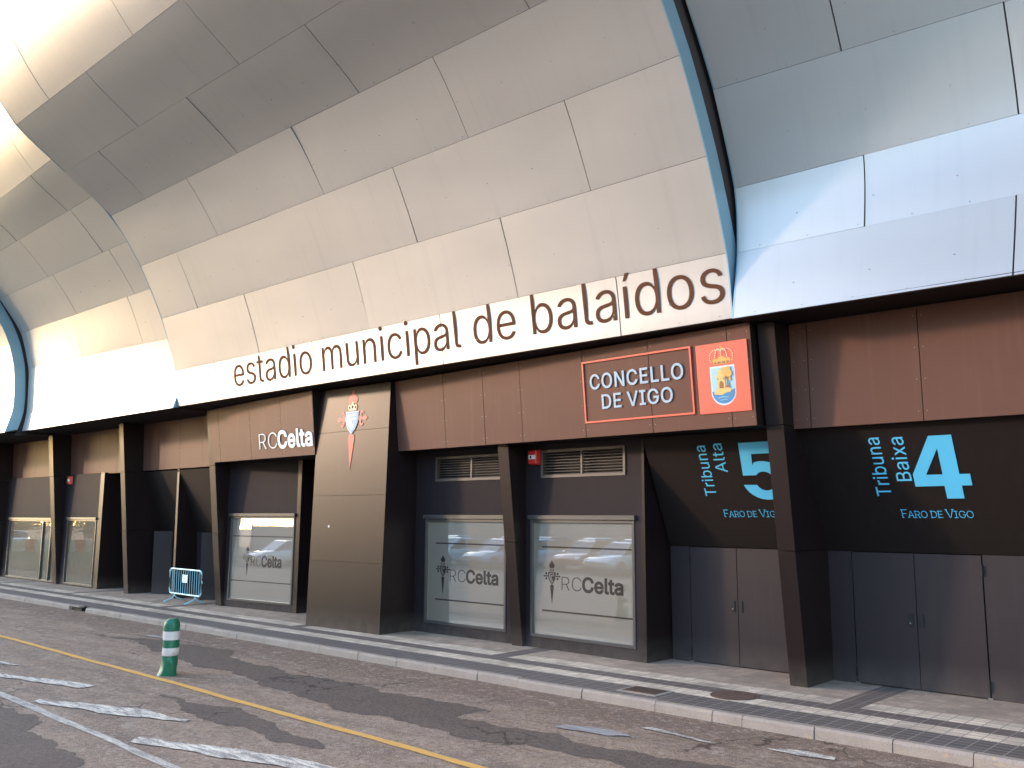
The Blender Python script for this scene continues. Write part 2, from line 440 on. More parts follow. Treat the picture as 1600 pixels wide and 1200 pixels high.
# ------------------------------------------------------------------ lettering (outlines kept in the script, filled by triangulation)
GLYPHS = {"4":[453,[[40,105,40,158,247,509,311,509,109,166,109,163,413,163,413,105],[282,0,282,121,282,146,282,318,343,318,343,0]]],"5":[453,[[221,-7,199,-6,178,-2,159,3,140,11,123,21,108,32,94,45,83,60,73,76,66,93,62,111,60,130,122,130,125,115,130,102,138,89,148,78,160,68,173,60,188,54,204,51,221,50,241,51,259,56,276,64,291,75,304,89,314,104,322,122,326,141,328,162,326,183,321,203,314,221,303,237,290,251,275,262,257,270,238,275,218,277,201,276,184,273,167,268,152,262,139,255,128,246,67,253,96,509,366,509,366,452,151,452,134,301,136,301,148,311,162,318,178,325,194,330,212,333,229,334,252,332,274,328,294,321,313,311,330,299,345,285,358,269,370,251,379,231,386,210,390,187,391,163,390,139,385,117,379,95,369,76,357,57,343,41,327,27,309,15,289,6,268,-1,245,-5]]],"A":[480,[[16,0,201,509,276,509,463,0,395,0,287,302,282,317,276,334,270,352,264,372,259,390,253,409,246,430,239,453,232,478,245,478,238,453,231,430,225,408,218,389,213,371,206,351,201,333,195,317,191,302,85,0],[110,142,110,199,370,199,370,142]]],"B":[456,[[60,0,60,509,241,509,266,508,289,504,310,499,329,491,345,481,359,469,371,456,381,442,388,426,394,410,397,392,398,374,397,353,393,336,387,320,378,307,368,295,356,286,343,278,329,272,315,267,315,262,331,260,347,254,363,245,378,234,391,220,402,203,411,184,416,161,418,136,417,117,413,100,408,83,400,67,390,52,377,39,362,28,344,18,324,10,301,4,275,1,247,0],[125,57,245,57,272,58,296,63,315,70,330,80,344,96,353,115,355,137,354,153,350,169,342,184,333,197,320,209,306,218,289,225,269,229,248,231,125,231],[125,285,238,285,256,287,273,290,288,296,302,304,314,314,323,326,330,340,335,355,336,372,333,393,326,412,313,429,299,439,283,446,263,450,240,452,125,452]]],"C":[510,[[267,-7,242,-6,217,-2,194,5,171,13,150,25,131,39,113,55,97,73,82,93,70,115,61,135,53,157,48,179,44,203,41,228,40,254,41,280,44,305,48,329,53,352,61,373,70,393,82,415,97,436,113,454,131,470,150,484,171,495,194,504,217,510,242,514,267,516,286,515,305,513,323,509,340,504,357,498,373,490,388,481,402,471,419,456,435,438,448,418,456,402,463,385,469,367,473,348,408,348,404,365,397,380,389,395,380,407,369,418,357,428,344,437,330,444,315,449,300,453,284,455,267,456,245,454,223,450,203,443,184,432,166,419,150,403,137,385,125,364,117,345,111,325,107,303,104,279,103,254,104,229,107,206,111,184,117,163,125,145,137,123,151,105,166,89,184,76,203,66,223,59,245,54,267,53,284,54,300,56,315,60,330,65,344,72,357,81,369,90,380,102,389,114,397,128,404,144,408,160,473,160,469,142,463,124,457,107,448,91,435,71,420,53,402,38,388,28,373,19,357,11,341,5,323,0,305,-4,286,-6]]],"D":[502,[[219,0,96,0,96,57,215,57,239,58,261,61,282,66,301,72,318,81,337,94,354,110,368,128,379,149,386,168,392,187,396,209,398,231,399,255,398,279,396,302,392,323,386,342,379,361,368,381,354,399,338,415,320,428,299,438,275,446,249,450,221,452,93,452,93,509,225,509,254,507,281,504,307,498,331,489,353,478,373,465,391,450,407,432,421,413,433,391,444,367,451,342,457,315,460,286,462,255,460,224,457,195,451,168,443,142,433,119,421,97,406,77,390,60,371,44,351,31,328,20,303,11,277,5,249,1],[125,509,125,0,60,0,60,509]]],"E":[419,[[60,0,60,509,372,509,372,452,125,452,125,286,355,286,355,229,125,229,125,57,375,57,375,0]]],"F":[410,[[60,0,60,509,369,509,369,452,125,452,125,278,346,278,346,221,125,221,125,0]]],"G":[520,[[269,-7,242,-6,217,-2,193,5,171,14,149,25,130,39,112,55,96,73,82,93,69,116,60,136,53,157,47,179,43,203,41,228,40,254,41,280,43,305,47,329,53,352,60,373,69,393,82,415,96,436,112,454,129,470,149,484,170,495,192,504,215,510,239,514,265,516,285,515,304,513,322,509,340,504,358,497,374,489,389,480,403,469,416,458,429,445,439,431,449,416,458,401,465,384,470,367,474,349,408,349,402,365,395,379,387,393,378,406,368,417,356,427,344,436,330,443,315,448,300,453,283,455,265,456,243,454,222,450,202,443,183,432,166,419,150,404,137,385,125,364,117,345,111,325,107,303,104,279,103,254,104,229,107,206,111,184,117,163,125,145,137,124,151,105,166,90,184,76,203,66,224,59,246,54,269,53,290,54,309,57,328,63,345,71,360,81,374,93,386,107,396,123,404,141,410,160,414,180,415,202,434,199,283,199,283,256,478,256,478,200,477,176,474,152,468,131,461,110,451,91,436,69,419,50,399,33,377,19,357,10,337,2,315,-3,292,-6]]],"I":[300,[[31,0,31,57,118,57,118,452,31,452,31,509,269,509,269,452,183,452,183,57,269,57,269,0]]],"L":[393,[[60,0,60,509,125,509,125,57,361,57,361,0]]],"N":[523,[[60,0,60,509,136,509,343,183,349,174,355,163,363,151,371,137,379,122,388,107,396,90,405,73,414,55,405,54,403,72,402,90,401,108,400,126,399,142,399,157,399,195,399,509,463,509,463,0,387,0,202,290,194,303,186,317,177,331,168,346,159,363,148,381,108,452,119,454,122,384,123,363,124,345,124,328,125,313,125,301,125,291,125,0]]],"O":[533,[[267,-7,241,-6,217,-2,194,5,171,13,150,25,131,39,113,55,97,73,82,93,70,115,61,135,53,157,48,179,44,203,41,228,40,254,41,280,44,305,48,329,53,352,61,373,70,393,82,415,97,436,113,454,131,470,150,484,171,495,194,504,217,510,241,514,267,516,293,514,317,510,340,504,363,495,384,484,403,470,421,454,437,436,451,415,464,393,473,373,480,352,486,329,490,305,492,280,493,254,492,228,490,203,486,179,480,157,473,135,464,115,451,93,437,73,421,55,403,39,384,25,363,13,340,5,317,-2,293,-6],[267,53,289,54,310,59,330,66,349,76,367,89,383,105,396,123,408,144,416,163,422,183,427,205,429,229,430,254,429,279,427,303,422,325,416,346,408,365,396,386,383,404,367,420,349,433,330,443,310,450,289,454,267,456,245,454,223,450,203,443,184,433,167,420,151,404,137,385,125,364,117,345,111,325,107,303,104,279,103,254,104,229,107,205,111,183,117,163,125,144,137,123,151,105,167,89,184,76,203,66,223,59,245,54]]],"R":[449,[[60,0,60,509,236,509,264,507,290,504,313,497,333,489,351,478,367,465,380,450,390,433,399,415,405,395,408,374,409,352,408,330,405,309,399,290,390,271,380,255,367,240,351,228,333,217,312,209,289,203,264,199,236,198,96,198,96,255,234,255,258,256,280,260,298,267,313,276,325,287,334,300,340,316,344,333,345,352,344,371,340,389,334,405,325,419,313,430,298,440,279,446,258,451,233,452,125,452,125,0],[353,0,230,229,303,229,428,0]]],"T":[449,[[32,452,32,509,417,509,417,452,257,452,257,0,193,0,193,452]]],"V":[480,[[204,0,16,509,84,509,192,206,197,192,203,176,209,158,215,137,221,119,227,100,234,78,241,55,248,31,235,31,242,56,249,79,255,101,261,120,267,138,274,158,279,176,285,192,290,206,395,509,463,509,278,0]]],"a":[389,[[160,-9,137,-7,115,-3,94,5,76,15,60,29,48,45,38,63,32,84,30,108,32,128,36,146,43,161,53,174,64,184,78,193,92,200,108,206,125,211,143,214,161,217,178,220,200,223,218,225,234,227,252,230,265,235,273,243,276,255,276,257,275,272,272,285,267,297,260,307,251,315,240,322,227,327,212,330,196,331,178,330,163,327,149,322,137,316,127,309,118,301,107,288,100,274,41,291,51,313,64,331,79,346,95,358,114,368,133,375,153,380,173,383,194,384,208,384,223,382,239,379,255,375,271,369,286,360,300,350,312,336,322,320,329,306,333,290,336,272,337,251,337,0,277,0,277,52,272,52,264,38,252,25,242,16,229,8,215,1,199,-4,181,-7],[170,45,192,47,211,51,228,59,242,68,254,80,263,93,270,108,274,122,276,138,276,190,270,186,259,182,246,179,231,176,216,173,200,171,175,168,161,166,147,163,134,159,122,153,112,147,103,139,97,130,93,118,92,105,94,87,102,72,114,61,130,52,142,48,156,46]]],"b":[424,[[229,-8,208,-7,189,-3,172,4,159,12,147,21,138,31,127,46,118,59,112,59,112,0,53,0,53,509,114,509,114,319,118,319,127,331,137,346,147,355,158,364,171,373,188,379,207,383,229,384,252,383,274,378,294,371,313,361,330,347,345,332,359,313,370,293,377,274,383,255,387,234,389,212,390,189,389,165,387,143,383,122,377,103,370,84,359,64,346,45,330,29,313,16,294,5,274,-2,252,-7],[220,47,242,49,262,55,279,66,294,80,306,97,316,117,321,133,325,151,327,170,328,189,327,209,325,227,321,245,316,261,307,281,295,298,280,311,262,322,243,328,220,330,198,328,178,322,161,312,147,299,134,282,125,263,120,247,116,229,113,210,113,189,113,169,116,150,120,132,125,115,135,95,147,78,162,65,179,55,198,49]]],"c":[396,[[207,-8,182,-7,159,-2,137,6,117,16,98,30,82,46,68,64,56,85,46,108,40,133,36,159,34,187,35,211,38,233,42,253,48,273,56,291,68,312,82,330,98,346,117,360,137,371,159,378,182,383,207,384,226,384,243,381,260,377,276,371,291,364,305,356,318,346,330,335,340,322,349,308,356,293,362,277,303,262,298,276,290,289,281,301,270,311,257,319,242,325,231,328,220,329,207,330,184,328,163,321,145,310,130,296,118,278,108,258,103,242,99,224,97,206,96,187,97,169,99,151,103,134,108,117,118,97,130,80,145,66,163,55,184,49,207,46,220,47,232,49,243,52,258,58,271,66,282,76,292,89,299,102,304,117,363,102,357,86,350,70,341,56,331,43,319,32,306,21,292,12,277,5,261,-1,244,-5,226,-7]]],"d":[424,[[195,-8,172,-7,151,-2,130,5,111,16,94,29,79,45,66,64,55,84,47,103,42,122,37,143,35,165,34,189,35,212,37,234,42,255,47,274,55,293,66,313,79,332,95,347,112,361,131,371,151,378,173,383,196,384,218,383,237,379,253,373,267,364,278,355,287,346,298,331,306,319,311,319,311,509,372,509,372,0,313,0,313,59,307,59,298,46,287,31,277,21,266,12,252,4,236,-3,217,-7],[205,47,226,49,246,55,263,65,278,78,290,95,299,115,305,132,309,150,311,169,312,189,311,210,309,229,305,247,300,263,290,282,278,299,263,312,246,322,227,328,205,330,182,328,162,322,145,311,130,298,118,281,108,261,103,245,99,227,97,209,96,189,97,170,99,151,103,133,109,117,118,97,130,80,145,66,162,55,182,49]]],"e":[404,[[212,-8,185,-7,161,-2,138,6,117,16,98,30,82,46,68,64,56,85,46,108,40,132,35,159,34,187,35,210,38,231,42,252,48,271,55,290,67,311,81,329,97,346,115,359,135,370,157,378,180,383,205,384,226,383,246,380,266,374,285,366,303,355,319,341,331,329,341,315,350,299,357,282,363,263,368,242,370,219,371,194,371,169,75,169,75,221,338,221,310,202,308,226,304,248,298,269,288,286,277,301,263,314,246,323,227,328,205,330,183,328,164,323,146,313,131,301,119,286,109,270,102,251,97,231,96,211,96,178,97,157,100,139,104,122,110,106,121,88,135,73,151,61,169,53,190,48,212,46,227,47,241,49,254,53,265,58,276,65,285,73,294,82,300,93,306,105,365,91,358,72,348,55,335,39,320,26,302,14,283,4,266,-1,249,-5,231,-7]]],"i":[167,[[53,0,53,379,114,379,114,0],[84,443,67,446,54,455,44,468,41,483,44,499,54,512,67,521,84,524,100,521,114,512,123,499,126,483,123,468,114,455,100,446]]],"l":[189,[[139,-2,112,0,91,8,74,20,62,37,55,59,53,84,53,509,114,509,114,99,114,83,117,71,120,62,130,54,146,52,154,52,160,53,165,53,170,54,181,3,172,1,162,-1,151,-2]]],"m":[610,[[53,0,53,379,112,379,112,295,108,295,114,314,122,331,132,346,144,358,158,368,172,376,187,382,203,385,219,386,239,385,257,380,273,372,287,361,299,347,309,331,316,314,321,295,312,295,318,312,326,329,337,343,350,356,364,366,381,375,398,381,417,385,437,386,458,385,478,380,497,372,514,361,529,346,541,328,548,313,553,296,556,276,557,255,557,0,496,0,496,254,493,279,485,298,473,313,456,323,438,329,419,330,402,329,387,326,374,320,363,312,353,302,345,290,340,277,336,263,335,247,335,0,274,0,274,260,272,280,265,297,253,311,238,322,220,328,199,330,185,329,171,326,158,320,145,312,135,302,126,289,119,274,115,257,114,238,114,0]]],"n":[410,[[114,227,114,0,53,0,53,379,112,379,112,287,102,287,112,312,124,332,137,349,152,362,169,372,187,379,207,383,227,384,252,383,275,377,295,369,313,356,328,340,341,321,348,304,353,285,356,264,357,240,357,0,296,0,296,235,295,256,290,275,283,291,273,304,256,318,235,326,210,329,192,328,176,324,161,317,147,308,136,297,126,283,119,266,115,248]]],"o":[415,[[207,-8,182,-7,159,-2,137,6,117,16,98,30,82,46,68,64,56,85,46,108,40,133,36,159,34,187,35,211,38,233,42,253,48,273,56,291,68,312,82,330,98,346,117,360,137,371,159,378,182,383,207,384,233,383,256,378,278,371,299,360,317,346,333,330,347,312,359,291,367,273,373,253,378,233,380,211,381,187,380,159,376,133,369,108,359,85,347,64,333,46,317,30,299,16,278,6,256,-2,233,-7],[207,46,231,49,252,55,270,66,285,80,298,97,307,117,312,134,316,151,318,169,319,187,318,206,316,224,312,242,307,258,298,278,285,296,270,310,252,321,231,328,207,330,184,328,163,321,145,310,130,296,118,278,108,258,103,242,99,224,97,206,96,187,97,169,99,151,103,134,108,117,118,97,130,80,145,66,163,55,184,49]]],"p":[424,[[53,-143,53,379,112,379,112,319,118,319,126,331,137,346,147,355,158,364,171,373,188,379,207,383,229,384,252,383,274,378,294,371,313,361,330,347,345,332,359,313,370,293,377,274,383,255,387,234,389,212,390,189,389,165,387,143,383,122,377,103,370,84,359,64,346,45,330,29,313,16,294,5,274,-2,252,-7,229,-8,208,-7,189,-3,173,4,159,12,147,21,138,31,127,46,118,59,114,59,114,-143],[220,47,242,49,262,55,279,66,294,80,306,97,316,117,321,133,325,151,327,170,328,189,327,209,325,227,321,245,316,261,307,281,295,298,280,311,262,322,243,328,220,330,198,328,178,322,161,312,147,299,134,282,125,263,120,247,116,229,113,210,113,189,113,169,116,150,120,132,125,115,135,95,147,78,162,65,179,55,198,49]]],"r":[259,[[53,0,53,379,112,379,112,321,115,321,124,339,137,354,152,367,171,377,191,383,213,385,221,385,229,384,243,384,243,322,239,323,230,324,219,325,207,326,190,324,174,321,159,315,146,306,135,296,126,284,119,269,115,254,114,237,114,0]]],"s":[365,[[182,-8,163,-7,145,-5,128,-2,112,3,93,12,76,24,62,38,50,54,41,73,36,94,94,107,101,87,111,72,124,60,141,52,160,47,181,45,206,47,227,53,244,62,258,74,265,88,268,103,266,115,262,126,254,136,243,144,229,150,212,155,149,170,125,177,104,186,87,196,72,208,61,222,53,237,48,255,47,274,49,295,55,314,65,332,79,347,95,360,115,370,131,377,149,381,167,384,187,384,212,383,234,379,254,372,271,363,286,352,299,339,309,324,318,308,324,290,268,277,262,291,254,304,243,316,228,325,210,331,187,333,166,331,147,326,131,317,119,305,111,292,109,277,110,264,115,253,124,243,136,235,152,229,172,223,229,209,254,202,275,194,292,183,306,171,320,153,328,131,331,107,329,85,323,65,312,47,298,31,281,18,260,6,242,0,223,-5,203,-7]]],"t":[227,[[204,379,204,327,6,327,6,379],[65,471,126,471,126,98,127,83,130,70,136,61,144,55,156,51,170,50,177,50,185,51,194,52,202,54,213,2,203,-1,192,-3,180,-4,168,-4,145,-3,125,2,107,10,92,21,80,35,72,52,67,71,65,93]]],"u":[410,[[182,-5,158,-3,135,2,115,11,97,23,82,39,69,59,62,76,57,95,54,116,53,139,53,379,114,379,114,144,115,123,119,105,127,89,137,75,154,61,175,53,200,50,218,51,234,55,249,62,263,71,274,83,283,97,290,113,295,132,296,153,296,379,357,379,357,0,298,0,298,92,307,92,297,67,286,47,272,30,257,17,240,7,222,0,203,-4]]],"x":[379,[[21,0,171,218,171,171,29,379,100,379,147,306,159,287,170,270,179,253,188,237,198,221,207,206,175,206,185,221,194,237,202,253,211,270,222,287,233,306,282,379,352,379,209,169,209,214,358,0,287,0,231,85,219,103,209,120,200,136,191,152,182,167,173,182,205,182,195,167,187,152,178,136,170,120,160,103,148,85,91,0]]],"í":[167,[[53,0,53,379,114,379,114,0],[57,429,104,529,173,529,107,429]]]}
GC = {}
def glyph(ch, off):
    key = (ch, off)
    if key in GC: return GC[key]
    adv, cs = GLYPHS[ch]
    loops = [[(c[i] / 1000, c[i + 1] / 1000) for i in range(0, len(c), 2)] for c in cs]
    area = lambda L: sum(L[i][0] * L[(i + 1) % len(L)][1] - L[(i + 1) % len(L)][0] * L[i][1] for i in range(len(L))) / 2
    sgn = 1 if max(loops, key=lambda L: abs(area(L))) and area(max(loops, key=lambda L: abs(area(L)))) > 0 else -1
    if off:
        out = []
        for L in loops:
            n = len(L); q = []
            for i in range(n):
                a, p, c = Vector(L[i - 1]), Vector(L[i]), Vector(L[(i + 1) % n])
                d1, d2 = (p - a).normalized(), (c - p).normalized()
                n1, n2 = Vector((d1.y, -d1.x)), Vector((d2.y, -d2.x))
                m = n1 + n2
                m = n1 if m.length < 1e-4 else m / max(0.45, m.length_squared / 2) 
                q.append(tuple(p + m * off * sgn))
            out.append(q)
        loops = out
    V = []; E = []
    for L in loops:
        b = len(V); n = len(L)
        V += [Vector(p) for p in L]; E += [(b + i, b + (i + 1) % n) for i in range(n)]
    v2, _, f2, *_ = delaunay_2d_cdt(V, E, [], 0, 1e-5)
    keep = []
    for f in f2:
        cx = sum(v2[i].x for i in f) / len(f); cy = sum(v2[i].y for i in f) / len(f)
        wn_ = 0
        for L in loops:
            for i in range(len(L)):
                (x0, y0), (x1, y1) = L[i], L[(i + 1) % len(L)]
                if (y0 <= cy) != (y1 <= cy):
                    xi = x0 + (cy - y0) / (y1 - y0) * (x1 - x0)
                    if xi > cx: wn_ += 1 if y1 > y0 else -1
        if wn_: keep.append(tuple(f))
    GC[key] = (adv / 1000, [tuple(v) for v in v2], keep)
    return GC[key]
def layout(text, off=0.0, track=0.0):
    x = 0; V = []; F = []
    for ch in text:
        if ch == ' ': x += 0.19; continue
        a, v, f = glyph(ch, off)
        b = len(V)
        V += [(p[0] + x, p[1]) for p in v]; F += [tuple(b + i for i in t) for t in f]
        x += a + track
    return V, F
def fit(VF, x0, x1, base, cap):
    """scale so that the text spans x0..x1 and a capital (0.516 em) is cap high"""
    V, F = VF
    lo, hi = min(p[0] for p in V), max(p[0] for p in V)
    sx = (x1 - x0) / (hi - lo); sy = cap / CAPH
    return [(x0 + (p[0] - lo) * sx, base + p[1] * sy) for p in V], F
CAPH = max(p[1] for p in glyph('E', 0.0)[1])
def emboss(mb, VF, at, th):
    """flat 2-D triangles -> solid letters; at(u, v, w) gives a world point"""
    V, F = VF
    n = len(V)
    fr = [at(u, v, th) for u, v in V]; bk = [at(u, v, 0) for u, v in V]
    cnt = {}
    for f in F:
        for i in range(len(f)):
            e = (f[i], f[(i + 1) % len(f)])
            cnt[e] = 1
    side = [(a, b, n + b, n + a) for (a, b) in cnt if (b, a) not in cnt]
    mb.add(fr + bk, [tuple(f) for f in F] + side)
def shape(mb, pts, at, w0, th):
    V = [Vector(p) for p in pts]
    n = len(V)
    v2, _, f2, *_ = delaunay_2d_cdt(V, [(i, (i + 1) % n) for i in range(n)], [], 1, 1e-6)
    emboss(mb, ([tuple(v) for v in v2], [tuple(f) for f in f2]), lambda u, v, w: at(u, v, w + w0), th)
def circ(cx, cy, rx, ry=None, n=20, a0=0, a1=360):
    ry = ry or rx
    full = abs(a1 - a0) >= 360
    return [(cx + rx * math.cos(R(a0 + (a1 - a0) * i / (n if full else n - 1))), cy + ry * math.sin(R(a0 + (a1 - a0) * i / (n if full else n - 1)))) for i in range(n)]
def frame_of(p0, p1, lean_pt=None, lean=0.0):
    """local frame of a wall: u along p0->p1, v up the (leaning) wall, w outwards to the street"""
    p0, p1 = Vector(p0), Vector(p1)
    u = (p1 - p0).normalized()
    n = Vector((u.y, -u.x, 0))
    if n.y > 0: n = -n
    if lean_pt is not None: v = (Vector(lean_pt) - p0); v = (v - u * v.dot(u)).normalized()
    else: v = Vector((0, 0, 1)) * math.cos(lean) - n * math.sin(lean)
    w = v.cross(u) if v.cross(u).y < 0 else u.cross(v)
    w.normalize()
    return p0, u, v, w
def mat_of(fr):
    p0, u, v, w = fr
    return Matrix(((u.x, w.x, v.x, p0.x), (u.y, w.y, v.y, p0.y), (u.z, w.z, v.z, p0.z), (0, 0, 0, 1)))
def at_of(fr, w0=0.0):
    p0, u, v, w = fr
    return lambda a, b, c: tuple(p0 + u * a + v * b + w * (c + w0))
# ================================================================== GROUND
ZP = 0.13
def sheet_obj(name, poly, z, mat, kind='structure', label=None):
    m = MB()
    V = [Vector(p) for p in poly]; n = len(V)
    v2, _, f2, *_ = delaunay_2d_cdt(V, [(i, (i + 1) % n) for i in range(n)], [], 1, 1e-5)
    m.add([(v.x, v.y, z) for v in v2], [tuple(f) for f in f2])
    o = m.obj(name, mat, recalc=False)
    for p in o.data.polygons:
        if p.normal.z < 0: p.flip()
    return tag(o, kind=kind)
m = MB()
m.add([(-600, -600, 0), (600, -600, 0), (600, 14.7, 0), (-600, 14.7, 0)], [(0, 1, 2, 3)])
tag(m.obj('road', 'asphalt'), kind='structure')
m = MB()
m.add([(-80, 10.70, ZP), (30, 10.70, ZP), (30, 15.0, ZP), (-80, 15.0, ZP)], [(0, 1, 2, 3)])
tag(m.obj('pavement', 'pavement_tiles'), kind='structure')

# kerb stones with open joints, worn corners
m = MB()
x = -80.0
joints = [-8.55, -7.31, -6.03, -5.1, -4.2, -3.37]
rk = random.Random(5)
while x < 28:
    ln = rk.choice((0.86, 0.98, 1.06, 1.18))
    nx = x + ln
    for j in joints:
        if x < j - 0.3 < nx and abs(nx - j) < 0.8: nx = j
    dy, dz = rk.uniform(-0.006, 0.006), rk.uniform(-0.006, 0.004)
    a, b = x + 0.006, nx - 0.006
    pr = [(10.565 + dy, -0.02), (10.572 + dy, ZP - 0.03 + dz), (10.60 + dy, ZP + 0.002 + dz), (10.705, ZP + 0.002 + dz), (10.705, -0.02)]
    if not (-26.12 < (a + b) / 2 < -25.7):
        m.prism([(a, p, q) for p, q in pr], (b - a, 0, 0))
    x = nx
tag(m.obj('kerb', 'kerb_concrete'), kind='structure')

def ragged(poly, amp, step=0.12, seed=1):
    rr = random.Random(seed); out = []
    n = len(poly)
    ph = [rr.uniform(0, 6.28) for _ in range(6)]
    d = 0
    for i in range(n):
        a, b = Vector(poly[i]), Vector(poly[(i + 1) % n])
        L = (b - a).length; k = max(1, int(L / step))
        t = (b - a).normalized(); nn = Vector((t.y, -t.x))
        for j in range(k):
            s = d + L * j / k
            o = amp * sum(math.sin(s * f + ph[q % 6] * (q + 1)) * w for q, (f, w) in enumerate(((1.1, .7), (2.6, .5), (5.3, .34), (11.0, .2), (23.0, .11), (47.0, .06))))
            out.append(tuple(a + (b - a) * j / k + nn * o))
        d += L
    return out
# newer asphalt patches, dirt gathered along the kerb
sheet_obj('asphalt_patch', ragged([(-20.5, 8.95), (-18.7, 9.35), (-16.2, 9.55), (-15.1, 9.2), (-13.4, 9.0), (-11.4, 8.95), (-9.8, 9.2), (-8.8, 9.1), (-8.96, 8.65), (-7.8, 8.55), (-6.9, 8.52), (-5.4, 8.78), (-3.2, 8.75), (-3.2, 8.35), (-5.0, 8.3), (-7.0, 8.0), (-8.3, 7.82), (-9.7, 7.95), (-11.85, 7.95), (-14.9, 8.35), (-17.5, 8.7)], 0.13, 0.045, 3), 0.004, 'asphalt_fresh')
sheet_obj('asphalt_patch', ragged([(-13.2, 6.75), (-11.5, 6.85), (-9.9, 6.6), (-8.9, 6.45), (-9.6, 6.2), (-11.6, 6.3)], 0.10, 0.045, 8), 0.004, 'asphalt_fresh')
sheet_obj('asphalt_patch', ragged([(-15.5, 4.6), (-13.0, 4.75), (-11.0, 4.55), (-9.3, 4.1), (-9.5, 3.2), (-14.5, 3.6)], 0.15, 0.05, 9), 0.004, 'asphalt_fresh')
sheet_obj('car_park_surface', [(-62, -21), (-4, -21), (-4, -5), (-62, -5)], 0.004, 'car_park_asphalt')
# painted lines
m_y = ragged([(-80, 7.62), (-21.9, 7.43), (-14.06, 7.29), (-7.0, 7.115), (10, 6.70), (10, 6.58), (-7.0, 6.995), (-14.06, 7.17), (-21.9, 7.31), (-80, 7.50)], 0.012, 0.10, 4)
sheet_obj('yellow_line', m_y, 0.008, 'yellow_paint')
sheet_obj('white_line', ragged([(-60, 5.9), (-20, 5.28), (-14.94, 5.16), (-10.9, 5.04), (-9.37, 4.96), (0, 4.6), (0, 4.47), (-9.37, 4.85), (-10.9, 4.92), (-14.94, 5.04), (-20, 5.14), (-60, 5.78)], 0.012, 0.1, 6), 0.008, 'thin_white_paint')
for k, q in enumerate([[(-16.6, 5.50), (-14.55, 6.10), (-14.5, 6.22), (-15.2, 6.22), (-16.8, 5.66)],
                       [(-13.95, 5.22), (-12.5, 5.55), (-11.2, 6.02), (-11.3, 6.16), (-12.3, 6.02), (-14.05, 5.33)],
                       [(-10.75, 5.12), (-9.4, 5.45), (-8.2, 5.88), (-7.9, 6.12), (-8.9, 5.98), (-10.9, 5.28)],
                       [(-7.6, 5.05), (-6.6, 5.4), (-5.1, 5.85), (-5.2, 6.02), (-6.2, 5.85), (-7.8, 5.2)],
                       [(-18.7, 5.85), (-17.5, 6.14), (-17.4, 6.24), (-18.8, 5.97)],
                       [(-22.0, 5.85), (-20.6, 6.2), (-20.6, 6.34), (-22.1, 6.0)]]):
    sheet_obj('white_dash', ragged(q, 0.05, 0.07, 20 + k), 0.012, 'white_paint')
for k, q in enumerate([[(-5.3, 9.78), (-4.9, 9.72), (-4.5, 9.82), (-4.55, 9.93), (-5.0, 9.95)], [(-6.9, 9.66), (-5.9, 9.55), (-5.8, 9.62), (-6.8, 9.75)]]):
    sheet_obj('paint_spill', ragged(q, 0.03, 0.06, 40 + k), 0.012, 'white_paint')
for k, q in enumerate([[(-7.7, 8.95), (-6.9, 9.0), (-6.6, 9.2), (-7.0, 9.3), (-7.7, 9.2)], [(-19.8, 9.5), (-18.6, 9.62), (-17.4, 9.66), (-17.5, 9.75), (-19.4, 9.66)]]):
    sheet_obj('cement_stain', ragged(q, 0.06, 0.06, 50 + k), 0.012, 'grey_stain')

# iron covers and the kerb inlet
t = thing('utility_cover', 'rusty rectangular iron cover set in the pavement beside the kerb', 'utility cover', (-7.82, 11.08, ZP))
m = MB(); m.box((-0.33, -0.24, -0.03), (0.33, 0.24, 0.006)); m.box((-0.30, -0.21, 0.0), (0.30, 0.21, 0.009)); m.obj('frame', 'kerb_concrete', t)
m = MB(); m.box((-0.27, -0.18, 0.0), (0.27, 0.18, 0.014))
for i in range(-6, 7): m.box((i * 0.04 - 0.008, -0.16, 0.012), (i * 0.04 + 0.008, 0.16, 0.018))
m.obj('lid', 'rust_iron', t)
t = thing('manhole_cover', 'round rusty iron manhole cover in the striped pavement', 'manhole cover', (-6.74, 11.64, ZP))
m = MB(); m.lathe([(0.33, -0.03), (0.33, 0.008), (0.29, 0.008), (0.29, -0.02)], 32); m.obj('ring', 'rust_iron', t)
m = MB(); m.lathe([(0.28, -0.03), (0.28, 0.010)], 32)
for i in range(6): m.lathe([(0.03, 0.005), (0.03, 0.015)], 8, (0.16 * math.cos(i * 1.047), 0.16 * math.sin(i * 1.047), 0))
m.obj('lid', 'rust_iron', t)
t = thing('storm_drain', 'dark storm drain mouth broken into the kerb near the left end', 'drain', (-25.95, 10.6, 0))
m = MB(); m.box((-0.30, -0.02, ZP - 0.03), (0.30, 0.12, ZP + 0.004)); m.obj('lintel', 'kerb_concrete', t)
m = MB(); m.box((-0.30, 0.04, 0.002), (0.30, 0.10, ZP - 0.034)); m.obj('opening', 'slot_dark', t)  # dark box stands in for the shade inside the mouth

# ================================================================== STADIUM
ST = thing('stadium_building', 'stadium front with curved silver metal cladding above charcoal panelled bays', 'building', (-18, 13, 0))
ST.location = (0, 0, 0)
m = MB(); m.box((-62, 14.62, 0), (24, 18, 14.6)); m.box((-62, 7.5, 14.75), (24, 18.5, 14.95))  # second box: unseen top slab added to block light from above and behind
m.obj('core_wall_and_light_blocker', 'dark_backing', ST)

